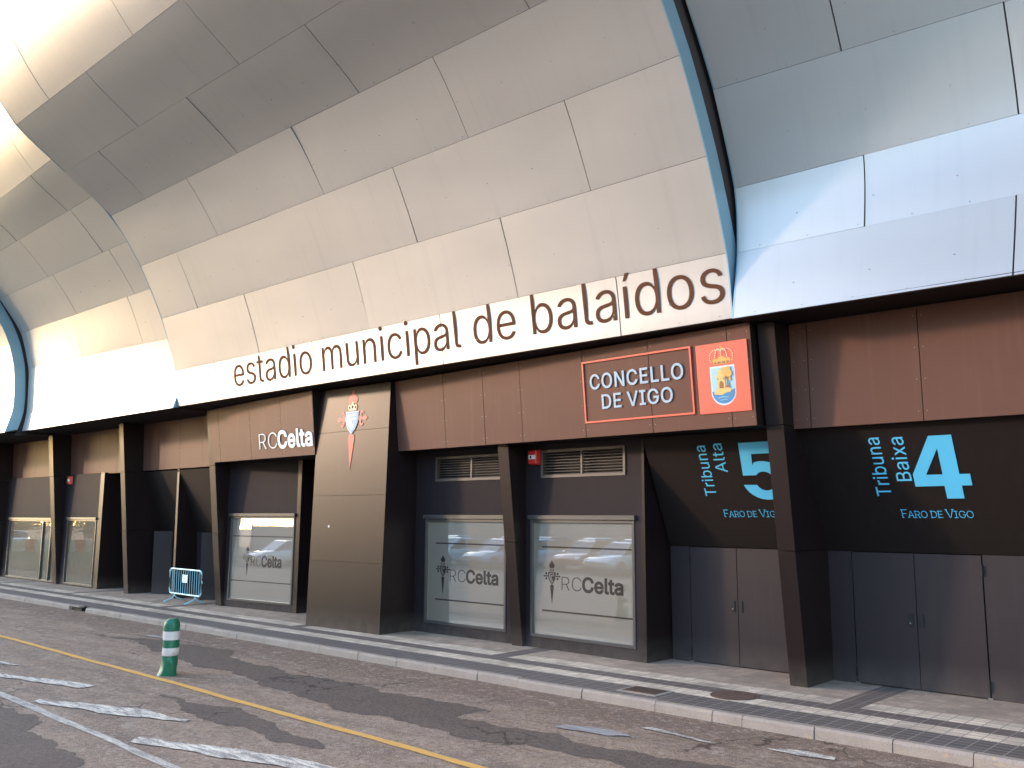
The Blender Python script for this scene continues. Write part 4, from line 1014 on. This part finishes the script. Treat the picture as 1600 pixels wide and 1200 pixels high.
# ================================================================== WRITING AND SIGNS
def rot_text(m, s, at, u_base, v0, v1, cap, off=0.0):
    """text running upwards: its baseline is at u_base (right side), it spans v0..v1"""
    V, F = fit(layout(s, off, 0.01), v0, v1, 0, cap)
    emboss(m, ([(u_base - y, x) for x, y in V], F), at, 0.004)
SERIF = {'F': [(0.0, 0), (0.0, 1), (0.38, 1)], 'A': [(0.0, 0), (0.52, 0)], 'R': [(0.0, 0), (0.0, 1), (0.45, 0)], 'D': [(0, 0), (0, 1)], 'E': [(0, 0), (0, 1)], 'V': [(0.0, 1), (0.5, 1)], 'I': [(0, 0), (0, 1)], 'G': [(0.47, 0.42)], 'O': []}
def serif_text(m, s, at, x0, x1, base, cap):
    x = 0; out = []
    for ch in s:
        if ch == ' ': x += 0.16; continue
        k = 1.22 if (ch in 'FDV' and (not out or out[-1][0] != ch) and ch != 'D') else 1.0
        a, v, f = glyph(ch, -0.012)
        out.append((ch, x, k, v, f)); x += a * k * 0.94
    tot = x; sc = (x1 - x0) / tot
    for ch, px, k, v, f in out:
        emboss(m, ([(x0 + (px + p[0] * k) * sc, base + p[1] * k / CAPH * cap) for p in v], f), at, 0.004)
        lo = min(p[0] for p in v); hi = max(p[0] for p in v)
        for sxx, syy in SERIF[ch]:
            cx = x0 + (px + (lo + 0.035 if sxx == 0 else (hi - 0.03 if sxx > .3 else sxx)) * k) * sc
            cy = base + syy * k * cap
            h = cap * 0.07
            y0_, y1_ = (cy, cy + h) if syy < .5 else (cy - h, cy)
            emboss(m, ([(cx - 0.075 * sc, y0_), (cx + 0.075 * sc, y0_), (cx + 0.075 * sc, y1_), (cx - 0.075 * sc, y1_)], [(0, 1, 2, 3)]), lambda u, v_, w: at(u, v_, w + 0.0012), 0.004)

def gate_sign(name, label, x0, yt, yb, word2, num, u_tr, v_tr, u_w2, v_w2, n0, n1, nv0, nv1, f0, f1, fb):
    s = thing(name, label, 'gate sign', group='gate signs')
    fr = frame_of((x0, yb, 2.035), (x0 + 1, yb, 2.035), lean_pt=(x0, yt, 3.86))
    at = at_of(fr, 0.002)
    m = MB()
    rot_text(m, 'Tribuna', at, u_tr, v_tr[0], v_tr[1], 0.205)
    rot_text(m, word2, at, u_w2, v_w2[0], v_w2[1], 0.205)
    m.obj('lettering', 'cyan_letter', s)
    m = MB()
    h = nv1 - nv0
    if num == '4':
        sh_ = [(.0, .20), (.0, .40), (.42, 1.0), (.82, 1.0), (.82, .385), (1.0, .385), (1.0, .205), (.82, .205), (.82, 0), (.52, 0), (.52, .205)]
        V = [(n0 + p[0] * (n1 - n0), nv0 + p[1] * h) for p in sh_]
        inn = [(n0 + p[0] * (n1 - n0), nv0 + p[1] * h) for p in [(.235, .385), (.53, .80), (.53, .385)]]
        # outer outline with the triangular eye left open
        P2 = [Vector(p) for p in V + inn]; nO = len(V)
        E2 = [(i, (i + 1) % nO) for i in range(nO)] + [(nO + i, nO + (i + 1) % 3) for i in range(3)]
        v2, _, f2, *_ = delaunay_2d_cdt(P2, E2, [], 1, 1e-6)
        def in_eye(f):
            c = sum((v2[i] for i in f), Vector((0, 0))) / len(f)
            sg = [(inn[(i + 1) % 3][0] - inn[i][0]) * (c.y - inn[i][1]) - (inn[(i + 1) % 3][1] - inn[i][1]) * (c.x - inn[i][0]) > 0 for i in range(3)]
            return all(sg) or not any(sg)
        emboss(m, ([tuple(v) for v in v2], [tuple(f) for f in f2 if not in_eye(f)]), at, 0.004)
    else:
        w = n1 - n0
        out = [(.10, 1.0), (.90, 1.0), (.90, .80), (.33, .80), (.30, .60)]
        out += [(.50 + .50 * math.cos(R(a)), .335 + .335 * math.sin(R(a))) for a in range(108, -176, -12)]
        out += [(.30, .26)]
        out += [(.50 + .215 * math.cos(R(a)), .325 + .165 * math.sin(R(a))) for a in range(-160, 152, 12)]
        out += [(.29, .43), (.04, .43)]
        shape(m, [(n0 + p[0] * w, nv0 + p[1] * h) for p in out], at, 0, 0.004)
    m.obj('number', 'cyan_letter', s)
    m = MB(); serif_text(m, 'FARO DE VIGO', at, f0, f1, fb, 0.105); m.obj('sponsor_lettering', 'cyan_letter', s)
    return s
# v runs up the slope: v = (z - 2.035) * 1.073
q4 = lambda z: (z - 2.035) * 1.088
gate_sign('gate_sign', 'cyan number 4 with Tribuna Baixa lettering above the rightmost steel doors', -6.27, 12.88, 13.71, 'Baixa', '4',
          6.27 - 5.115, (q4(2.845), q4(3.66)), 6.27 - 4.79, (q4(3.05), q4(3.65)), 6.27 - 4.76, 6.27 - 4.02, q4(2.80), q4(3.645), 6.27 - 5.05, 6.27 - 4.08, q4(2.535))
gate_sign('gate_sign', 'cyan number 5 with Tribuna Alta lettering partly behind a pillar', -9.13, 12.99, 13.755, 'Alta', '5',
          9.13 - 7.965, (q4(2.87), q4(3.67)), 9.13 - 7.66, (q4(3.24), q4(3.69)), 9.13 - 7.44, 9.13 - 6.66, q4(2.80), q4(3.68), 9.13 - 7.93, 9.13 - 6.90, q4(2.53))
gs = thing('gate_sign', 'sliver of cyan gate lettering showing left of the window bay pillar', 'gate sign', group='gate signs')
fr = frame_of((-28.5, 14.10, 2.035), (-27.5, 14.10, 2.035), lean_pt=(-28.5, 13.50, 3.86))
m = MB(); rot_text(m, 'Tribuna', at_of(fr, 0.002), 28.5 - 24.0, q4(2.84), q4(3.66), 0.205); m.obj('lettering', 'cyan_letter', gs)

# stadium name on the lowest cladding row
nm = thing('name_lettering', 'brown lettering of the stadium name along the lowest silver cladding row', 'lettering')
row0 = profile(main_nodes)[0]
def atc(u, v, w):
    for a, b in zip(row0, row0[1:]):
        if v <= b.y or b is row0[-1]:
            return (u, a.x + (b.x - a.x) * (v - a.y) / (b.y - a.y) - 0.0095 - w, v)
V, F = layout('estadio municipal de balaídos', -0.005, 0.004)
m = MB()
xh = 0.43
VF = fit((V, F), -20.50, -6.83, 5.672, 0.70)
emboss(m, VF, atc, 0.002)
m.obj('lettering', 'brown_lettering', nm)

# fascia signs
fm0, fm1 = Vector((-15.25, 12.76, 3.90)), Vector((-6.60, 12.27, 3.87))
frM = frame_of(tuple(fm0), tuple(fm1), lean_pt=(-15.25, 12.63, FT))
aM = at_of(frM, 0.006)
uM = lambda X: (X + 15.25) * (fm1 - fm0).length / 8.65
vM = lambda z: (z - 3.885) * 1.004
cs = thing('council_sign', 'CONCELLO DE VIGO in pale blue letters inside a thin red border', 'sign')
m = MB()
x0, x1, z0, z1 = uM(-9.90), uM(-7.645), vM(4.115), vM(5.165)
for a, b, c, d in ((x0, x1, z0, z0 + .03), (x0, x1, z1 - .03, z1), (x0, x0 + .03, z0 + .03, z1 - .03), (x1 - .03, x1, z0 + .03, z1 - .03)):
    emboss(m, ([(a, c), (b, c), (b, d), (a, d)], [(0, 1, 2, 3)]), aM, 0.012)
m.obj('border', 'sign_red', cs)
m = MB()
emboss(m, fit(layout('CONCELLO', 0.010, 0.035), uM(-9.74), uM(-7.81), vM(4.682), .245), aM, 0.010)
emboss(m, fit(layout('DE VIGO', 0.010, 0.035), uM(-9.50), uM(-8.04), vM(4.338), .235), aM, 0.010)
m.obj('lettering', 'pale_blue_letter', cs)

ca = thing('coat_of_arms_panel', 'orange red square panel with crowned coat of arms, castle and tree', 'sign')
rx0, rx1, rz0, rz1 = uM(-7.55), uM(-6.65), vM(4.10), vM(5.15)
m = MB(); emboss(m, ([(rx0, rz0), (rx1, rz0), (rx1, rz1), (rx0, rz1)], [(0, 1, 2, 3)]), aM, 0.012); m.obj('board', 'sign_red', ca)
ccx, ccz, kk = (rx0 + rx1) / 2 + .0, (rz0 + rz1) / 2, 1.0
A2 = lambda u, v, w: aM(ccx + u, ccz + v, w + 0.012)
def sh2(mat, name, polys, w0, th=0.002):
    m = MB()
    for i, p in enumerate(polys): shape(m, p, A2, w0 + i * 0.0004, th)
    return m.obj(name, mat, ca)
shd = lambda s: [(-.215 * s, .175 * s), (.215 * s, .175 * s), (.215 * s, -.22 * s)] + [(.215 * s * math.cos(R(a)), -.22 * s + .20 * s * math.sin(R(a))) for a in range(-15, -180, -15)] + [(-.215 * s, -.22 * s)]
sh2('crest_white', 'shield_rim', [shd(1.0)], 0)
sh2('crest_sky', 'shield_field', [[(p[0], p[1] - .008) for p in shd(.92)]], 0.003)
sea = [(.198, -.18), (.12, -.215), (.05, -.20), (-.02, -.235), (-.11, -.225), (-.198, -.20)] + [(.198 * math.cos(R(a)), -.21 + .184 * math.sin(R(a))) for a in range(180, 361, 15)]
sh2('crest_sea', 'sea', [sea], 0.0055)
sh2('crest_sky', 'wave_line', [[(-.10, -.30), (-.02, -.285), (.08, -.30), (.08, -.308), (-.02, -.295), (-.10, -.31)], [(-.06, -.335), (.06, -.33), (.06, -.337), (-.06, -.343)]], 0.008, 0.001)
sh2('crest_sand', 'rock', [[(-.17, -.24), (-.13, -.19), (-.10, -.15), (.0, -.14), (.10, -.155), (.15, -.19), (.12, -.225), (.04, -.235), (-.02, -.262), (-.1, -.255)]], 0.008)
sh2('crest_sand', 'castle', [[(-.10, -.16), (.045, -.16), (.04, .0), (-.095, .0)], [(-.115, .0), (.055, .0), (.055, .04), (-.115, .04)], [(-.08, .04), (.02, .04), (.02, .09), (-.08, .09)], [(-.07, .09), (.01, .09), (.01, .115), (-.07, .115)]], 0.0108)
sh2('crest_brown', 'castle_door', [[(-.058, -.16), (.012, -.16), (.012, -.09), (-.005, -.06), (-.023, -.05), (-.042, -.06), (-.058, -.09)], [(-.085, -.03), (-.07, -.03), (-.07, -.005), (-.085, -.005)], [(.01, -.03), (.025, -.03), (.025, -.005), (.01, -.005)]], 0.0145)
sh2('crest_gold', 'tree_top', [[(.0, .045), (.01, .10), (-.02, .13), (.03, .155), (.08, .15), (.12, .165), (.15, .13), (.145, .095), (.175, .07), (.17, .02), (.14, .0), (.15, -.05), (.12, -.06), (.105, -.02), (.075, .01), (.04, .005)]], 0.0172)
sh2('crest_brown', 'tree_stem', [[(.055, -.155), (.13, -.155), (.105, -.11), (.10, -.04), (.125, .01), (.09, -.01), (.085, .03), (.075, -.01), (.05, .01), (.078, -.05), (.078, -.11)]], 0.0198, 0.0015)
# crown: band, points, arches of pearls
sh2('crest_gold', 'crown_band', [[(-.135, .205), (.135, .205), (.16, .262), (.12, .30), (.09, .275), (.05, .305), (.0, .33), (-.05, .305), (-.09, .275), (-.12, .30), (-.16, .262)]], 0.001)
sh2('crest_brown', 'crown_jewel', [[(-.12, .212), (.12, .212), (.13, .242), (-.13, .242)]], 0.0035)
sh2('crest_sand', 'crown_gem', [circ(cx, .227, .011, .011, 8) for cx in (-.08, 0, .08)], 0.006)
pearls = []
for cx, rx, ry, a0, a1 in ((-.10, .105, .115, 60, 215), (.10, .105, .115, -35, 120), (-.045, .06, .12, 55, 180), (.045, .06, .12, 0, 125)):
    pearls += [(cx + rx * math.cos(R(a)), .31 + ry * math.sin(R(a))) for a in [a0 + (a1 - a0) * i / 9 for i in range(10)]]
pearls += [(0, .34), (0, .365), (0, .39)]
sh2('crest_cream', 'crown_pearl', [circ(x, y, .0095, .0095, 7) for x, y in pearls], 0.001, 0.002)['kind'] = 'stuff'
sh2('crest_gold', 'crown_cross', [[(-.008, .42), (.008, .42), (.008, .445), (.022, .445), (.022, .46), (.008, .46), (.008, .48), (-.008, .48), (-.008, .46), (-.022, .46), (-.022, .445), (-.008, .445)]], 0.001)

rf = thing('club_lettering', 'pale RCCelta letters on the bronze fascia left of the broad pillar', 'sign')
r0, r1 = Vector((-23.29, 12.86, 3.95)), Vector((-17.76, 12.40, 3.92))
frR = frame_of(tuple(r0), tuple(r1), lean_pt=(-23.29, 12.70, FT))
aR = at_of(frR, 0.006)
uR = lambda X: (X + 23.29) * (r1 - r0).length / 5.53
m = MB(); emboss(m, fit(layout('RC', -0.014, 0.01), uR(-20.37), uR(-19.47), .215, .40), aR, 0.010)
m.obj('thin_lettering', 'white_letter', rf)
m = MB(); emboss(m, fit(layout('Celta', 0.024, 0.012), uR(-19.43), uR(-17.80), .215, .40), aR, 0.010)
m.obj('bold_lettering', 'white_letter', rf)

# red alarm sirens
def siren(label, fr, u, v, h):
    s = thing('alarm_siren', label, 'alarm', group='red alarm sirens')
    m = MB(); m.T = mat_of(fr)
    w = h * 0.42
    m.hexa([(u - w, 0, v - h * .5), (u + w, 0, v - h * .5), (u + w * .8, .11, v - h * .42), (u - w * .8, .11, v - h * .42)][:4], [(u - w, 0, v + h * .5), (u + w, 0, v + h * .5), (u + w * .8, .11, v + h * .42), (u - w * .8, .11, v + h * .42)])
    bevel(m.obj('housing', 'siren_red', s), 0.012, 3)
    m = MB(); m.T = mat_of(fr); m.box((u - w * .7, .108, v - h * .12), (u + w * .7, .113, v + h * .14)); m.obj('label_plate', 'siren_white', s)
    m = MB(); m.T = mat_of(fr); m.box((u - w * .45, .112, v - h * .08), (u - w * .1, .115, v + h * .10)); m.obj('speaker_slot', 'slot_dark', s)
siren('red alarm siren beside the louvre, right of the middle pillar', W3, 0.27, 3.64, 0.30)
frL2 = frame_of((-34.1, 13.3, 0), (-31.29, 13.3, 0), lean=LN)
siren('small red alarm siren high on the far left bay wall', frL2, 0.42, 3.72, 0.30)

# ================================================================== BARRIER AND BOLLARD
b = thing('crowd_barrier', 'pale blue steel crowd barrier standing before the dark doorway', 'barrier', (-24.6, 13.0, ZP), rz=R(-2))
hw, z0, z1, rc_ = 0.94, 0.22, 0.90, 0.10
loop = []
for cx, cz, a0 in ((hw - rc_, z1 - rc_, 0), (-hw + rc_, z1 - rc_, 90), (-hw + rc_, z0 + rc_, 180), (hw - rc_, z0 + rc_, 270)):
    loop += [(cx + rc_ * math.cos(R(a0 + 18 * i)), 0, cz + rc_ * math.sin(R(a0 + 18 * i))) for i in range(6)]
m = MB(); m.tube(loop, 0.024, 10, True); m.obj('frame', 'barrier_blue', b, smooth=True)
for i in range(13):
    x_ = -hw + 2 * hw * (i + 1) / 14
    m = MB(); m.tube([(x_, 0, z0), (x_, 0, z1)], 0.0095, 6); m.obj('bar', 'barrier_blue', b, smooth=True)
m = MB(); m.box((-.16, -.018, .54), (.15, -.012, .76)); m.obj('plate', 'barrier_plate', b)
for s in (-1, 1):
    m = MB(); m.tube([(s * .62, 0, z0), (s * .62, 0, .16), (s * .62, -.06, .10), (s * .62, -.30, .015)], 0.02, 8); m.tube([(s * .62, 0, .16), (s * .62, .06, .10), (s * .62, .28, .015)], 0.02, 8)
    m.obj('foot', 'barrier_blue', b, smooth=True)
m = MB(); m.tube([(hw, 0, .62), (hw + .05, 0, .62), (hw + .05, 0, .56)], 0.012, 6); m.tube([(-hw, 0, .70), (-hw - .05, 0, .70), (-hw - .05, 0, .64)], 0.012, 6); m.obj('hook', 'barrier_blue', b, smooth=True)

bo = thing('traffic_bollard', 'crumpled green plastic bollard with two whitish bands on the road', 'bollard', (-14.66, 7.5, 0))
rb = random.Random(4)
def bol_ring(z):
    # flattened, leaning and creased tube
    t = z / 0.90
    lean = 0.085 * t + 0.02 * math.sin(t * 5)
    out = []
    for k in range(28):
        a = 2 * math.pi * k / 28
        r = 0.135 + 0.010 * math.sin(3 * a + z * 9) * (1 - t)
        if z < 0.30: r += 0.020 * math.sin(2 * a + 5 * z + .6) * (0.30 - z) / .30 - 0.035 * math.exp(-((math.cos(a + 1.9) - 1) ** 2) / .05) * math.sin(math.pi * z / .30)
        if z < 0.33: r += 0.011 * math.sin(5 * a + 14 * z) * math.sin(math.pi * min(1, z / .33)) + 0.016 * (1 - z / .33)
        r -= 0.030 * math.exp(-((z - .30) / .035) ** 2) * (0.6 + .4 * math.cos(2 * a))
        if t > .86: r *= math.sqrt(max(0.02, 1 - ((t - .86) / .15) ** 2 * .93))
        if t > .80: r *= 1 + 0.07 * math.cos(5 * a + 1) * (t - .78) / .22
        out.append((r * math.cos(a) * 1.02 + lean * 0.85, r * math.sin(a) * .92 + lean * .45, z))
    return out
def bol_part(name, za, zb, mat, grow):
    m = MB(); n = max(3, int((zb - za) / 0.022))
    rings = [bol_ring(za + (zb - za) * i / n) for i in range(n + 1)]
    if grow:
        rings = [[(p[0] + (p[0] - sum(q[0] for q in rg) / 28) * grow, p[1] + (p[1] - sum(q[1] for q in rg) / 28) * grow, p[2]) for p in rg] for rg in rings]
    vs = [p for rg in rings for p in rg]
    fs = [(i * 28 + k, i * 28 + (k + 1) % 28, (i + 1) * 28 + (k + 1) % 28, (i + 1) * 28 + k) for i in range(n) for k in range(28)]
    fs += [tuple(range(27, -1, -1)), tuple(n * 28 + k for k in range(28))]
    m.add(vs, fs); return m.obj(name, mat, bo, smooth=True)
bol_part('post', 0.0, 0.90, 'bollard_green', 0)
bol_part('reflective_band', 0.315, 0.44, 'bollard_band', 0.03)
bol_part('reflective_band', 0.565, 0.70, 'bollard_band', 0.03)

# ================================================================== ACROSS THE ROAD (seen in the glass and the metal)
def make_car(label, paint, loc, rz, group):
    c = thing('parked_car', label, 'car', loc, group, rz)
    st = [(-2.1, .35, .62, .60, .78), (-1.95, .30, .78, .72, .84), (-1.2, .28, .92, .74, .87), (0, .28, .95, .74, .88), (1.0, .28, .90, .74, .87), (1.75, .30, .80, .72, .84), (2.12, .38, .62, .60, .74)]
    m = MB(); vs = []; fs = []
    for x_, zb, zt, wt, wb in st:
        vs += [(x_, -wb, zb), (x_, -wb - .02, (zb + zt) / 2), (x_, -wt - .06, zt - .04), (x_, -wt + .08, zt), (x_, wt - .08, zt), (x_, wt + .06, zt - .04), (x_, wb + .02, (zb + zt) / 2), (x_, wb, zb)]
    for i in range(len(st) - 1):
        for k in range(8): fs.append((i * 8 + k, i * 8 + (k + 1) % 8, i * 8 + 8 + (k + 1) % 8, i * 8 + 8 + k))
    fs += [tuple(range(7, -1, -1)), tuple(len(st) * 8 - 8 + k for k in range(8))]
    m.add(vs, fs)
    m.hexa([(-1.15, -.60, 1.40), (.15, -.60, 1.42), (.15, .60, 1.42), (-1.15, .60, 1.40)], [(-1.0, -.52, 1.47), (.0, -.52, 1.48), (.0, .52, 1.48), (-1.0, .52, 1.47)])
    for xa, xb in ((-1.75, -1.15), (-.42, -.40), (.98, .15)):
        for s in (-1, 1): m.hexa([(xa - .04, s * .74, .90), (xa + .04, s * .74, .90), (xa + .04, s * .68, .90), (xa - .04, s * .68, .90)], [(xb - .04, s * .61, 1.42), (xb + .04, s * .61, 1.42), (xb + .04, s * .56, 1.42), (xb - .04, s * .56, 1.42)])
    bd = m.obj('body', paint, c, smooth=True); bevel(bd, .03, 2)
    m = MB(); m.hexa([(-1.72, -.71, .90), (.96, -.71, .90), (.96, .71, .90), (-1.72, .71, .90)], [(-1.13, -.585, 1.41), (.13, -.585, 1.42), (.13, .585, 1.42), (-1.13, .585, 1.41)]); m.obj('windows', 'car_glass', c)
    for x_ in (-1.32, 1.30):
        for s in (-1, 1):
            w = sub('wheel', c)
            m = MB(); m.lathe([(.20, -.09), (.30, -.09), (.32, -.05), (.32, .05), (.30, .09), (.20, .09)], 20, (x_, s * .80, .32), 'Y'); m.obj('tyre', 'tyre_rubber', w, smooth=True)
            m = MB(); m.lathe([(.20, -.095), (.06, -.10), (.06, .10), (.20, .095)], 14, (x_, s * .80, .32), 'Y'); m.obj('rim', 'rim_alloy', w)
    for s in (-1, 1):
        m = MB(); m.hexa([(1.98, s * .44, .62), (2.10, s * .66, .60), (1.9, s * .80, .64), (1.8, s * .6, .66)], [(1.90, s * .44, .74), (1.96, s * .66, .72), (1.80, s * .78, .75), (1.72, s * .6, .77)]); m.obj('headlight', 'lamp_clear', c)
        m = MB(); m.box((-2.06, s * .55, .62), (-1.92, s * .79, .78)); m.obj('tail_light', 'lamp_red', c)
    return c
G = 'cars parked across the road'
cars = [('white car nearest the fence, mirrored in the right frosted window', 'car_white', (-36, -14.5, 0), 100),
        ('silver car parked in the front row, mirrored in the right frosted window', 'car_silver', (-28, -8.0, 0), 85),
        ('reddish car between silver cars in the front row', 'car_red', (-31.2, -9.0, 0), 80),
        ('blue grey car at the end of the front row', 'car_blue', (-34.5, -8.5, 0), 88),
        ('second white car standing beside the fence', 'car_white', (-32.5, -15.2, 0), -84),
        ('dark estate car in the back row', 'car_dark', (-40, -14.8, 0), 92),
        ('grey car in the middle of the back row', 'car_grey', (-43.5, -14.4, 0), -88),
        ('pale blue car close behind the dark estate', 'car_blue', (-38.2, -8.6, 0), 86),
        ('silver car alone at the left end of the front row', 'car_silver', (-45, -8.8, 0), 95),
        ('white car parked on the grass beyond the plastic barriers', 'car_white', (-88, -4, 0), 20),
        ('dark car parked right of the camera', 'car_dark', (-24.4, -8.4, 0), 90),
        ('grey car at the right end of the back row', 'car_grey', (-26.5, -15.0, 0), 88)]
first = None
for lab, paint, loc, rz in cars:
    if first is None:
        first = make_car(lab, paint, loc, R(rz), G); c = first
    else:
        c = copy_tree(first); c['label'] = lab; c.location = loc; c.rotation_euler = (0, 0, R(rz))
        for ch in c.children:
            if ch.name.startswith('body'):
                ch.material_slots[0].link = 'OBJECT'; ch.material_slots[0].material = MATS[paint]
# fence behind the car park
t = thing('car_park_fence', 'long grey board fence behind the parked cars', 'fence', (0, 0, 0))
m = MB(); m.box((-60, -19.6, 0.1), (-5, -19.52, 2.3)); m.obj('boards', 'fence_grey', t)
for k in range(12):
    m = MB(); m.box((-60 + k * 5 - .06, -19.51, 0), (-60 + k * 5 + .06, -19.40, 2.45)); m.obj('post', 'fence_grey', t)
# road-works barriers
def works_barrier(label, x_, y_, rz):
    w = thing('plastic_barrier', label, 'barrier', (x_, y_, 0), 'red and cream plastic barriers', rz)
    m = MB(); m.prism([(-.8, -.28, 0), (-.8, .28, 0), (-.8, .18, .2), (-.8, .12, .95), (-.8, -.12, .95), (-.8, -.18, .2)], (1.6, 0, 0)); bevel(m.obj('shell', 'barrier_cream', w), .02, 2)
    m = MB(); m.prism([(-.35, -.285, .02), (-.35, .285, .02), (-.35, .19, .21), (-.35, .13, .96), (-.35, -.13, .96), (-.35, -.19, .21)], (.7, 0, 0)); m.obj('red_segment', 'barrier_red', w)
for k, nmx in enumerate(('first', 'second', 'third', 'fourth', 'fifth', 'sixth', 'seventh')):
    works_barrier('%s red and cream plastic barrier counted from the road end of the row' % nmx, -77 + k * .55, 4.5 - k * 1.65, R(-72))
tag(sheet_obj('grass', ragged([(-45, 5.5), (-46, -4), (-74, -14), (-110, -28), (-110, 6)], .2, .8, 60), .006, 'grass', kind='stuff'), 'worn green grass verge beyond the barriers', 'grass')
# houses: the two tall left blocks keep the low sun off the road and the lower bays
def house(label, x0, x1, y0, y1, h, ridge, wall):
    t = thing('house', label, 'building', (0, 0, 0), 'buildings across the road')
    m = MB(); m.box((x0, y0, 0), (x1, y1, h)); m.obj('wall', wall, t)
    m = MB(); xm = (y0 + y1) / 2
    if ridge: m.prism([(x0 - .4, y0 - .5, h), (x0 - .4, y1 + .5, h), (x0 - .4, xm, h + ridge)], (x1 - x0 + .8, 0, 0))
    else: m.box((x0 - .3, y0 - .3, h), (x1 + .3, y1 + .3, h + .4))
    m.obj('roof', 'roof_tile' if ridge else 'render_wall', t)
    n = int((x1 - x0) / 4.2)
    for fl in range(int(h / 3)):
        for k in range(n):
            cx = x0 + (k + .5) * (x1 - x0) / n
            w = sub('window', t)
            m = MB(); m.box((cx - .55, y1 - .02, 1.0 + fl * 3), (cx + .55, y1 + .03, 2.4 + fl * 3)); m.obj('pane', 'far_glass', w)
            m = MB(); m.box((cx - .65, y1, .9 + fl * 3), (cx + .65, y1 + .06, 1.0 + fl * 3)); m.obj('sill', 'render_wall', w)
HB = [('tall cream apartment block at the left end of the verge', -128, -108, -42, -30, 20.6, 0, 'render_wall'),
      ('second tall cream apartment block closer to the car park', -107.5, -88, -42, -30, 20.0, 0, 'render_wall'),
      ('unseen six storey cream apartment house behind the left part of the fence, added to darken reflections', -80, -56, -56, -44, 19.0, 2.0, 'render_wall'),  # from here on: unseen row, built tall to darken the reflection in the cladding
      ('unseen seven storey flat roofed apartment house behind the middle of the fence, added to darken reflections', -55, -31, -58, -44, 23.0, 0, 'render_wall'),
      ('unseen six storey tiled apartment house behind the right part of the fence, added to darken reflections', -30, -6, -56, -44, 18.0, 2.5, 'render_wall'),
      ('unseen five storey flat roofed apartment house at the right end of the row, added to darken reflections', -5, 22, -56, -44, 15.5, 0, 'render_wall')]
for a in HB: house(*a)
# trees
def tree(label, x_, y_, h, r, seed):
    t = thing('tree', label, 'tree', (x_, y_, 0), 'trees beyond the car park')
    rr = random.Random(seed)
    m = MB(); m.tube([(0, 0, 0), (.1, .05, h * .3), (-.05, .1, h * .55), (.1, 0, h * .8)], [.22, .17, .12, .05], 8)
    for k in range(6):
        a = k * 1.05; m.tube([(0, 0, h * (.35 + .06 * k)), (r * .5 * math.cos(a), r * .5 * math.sin(a), h * (.55 + .06 * k))], [.07, .02], 5)
    m.obj('trunk', 'bark', t)
    m = MB()
    cl = [(rr.gauss(0, r * .42), rr.gauss(0, r * .42), h * rr.uniform(.42, .95), r * rr.uniform(.28, .45)) for _ in range(16)]
    for cx, cy, cz, cr_ in cl:
        for _ in range(110):
            d = Vector((rr.gauss(0, 1), rr.gauss(0, 1), rr.gauss(0, .8))).normalized() * cr_ * rr.uniform(.5, 1.05)
            p = Vector((cx, cy, cz)) + d
            a = Vector((rr.gauss(0, 1), rr.gauss(0, 1), rr.gauss(0, 1))).normalized() * .16
            b_ = a.cross(Vector((rr.gauss(0, 1), rr.gauss(0, 1), rr.gauss(0, 1)))).normalized() * .10
            m.add([p - a, p + b_, p + a, p - b_], [(0, 1, 2, 3)])
    m.obj('crown', 'leaf', t, recalc=False)
for k, (x_, y_, h, r, lab) in enumerate([(-84, -9, 3.4, 2.2, 'low bushy tree behind the plastic barriers'), (-92, 1, 3.6, 2.4, 'rounded tree on the grass verge'), (-70, -14, 3.8, 2.2, 'small tree nearest the fence corner'), (-98, -8, 4.0, 2.6, 'farthest tree across the verge')]):
    tree(lab, x_, y_, h, r, 30 + k)
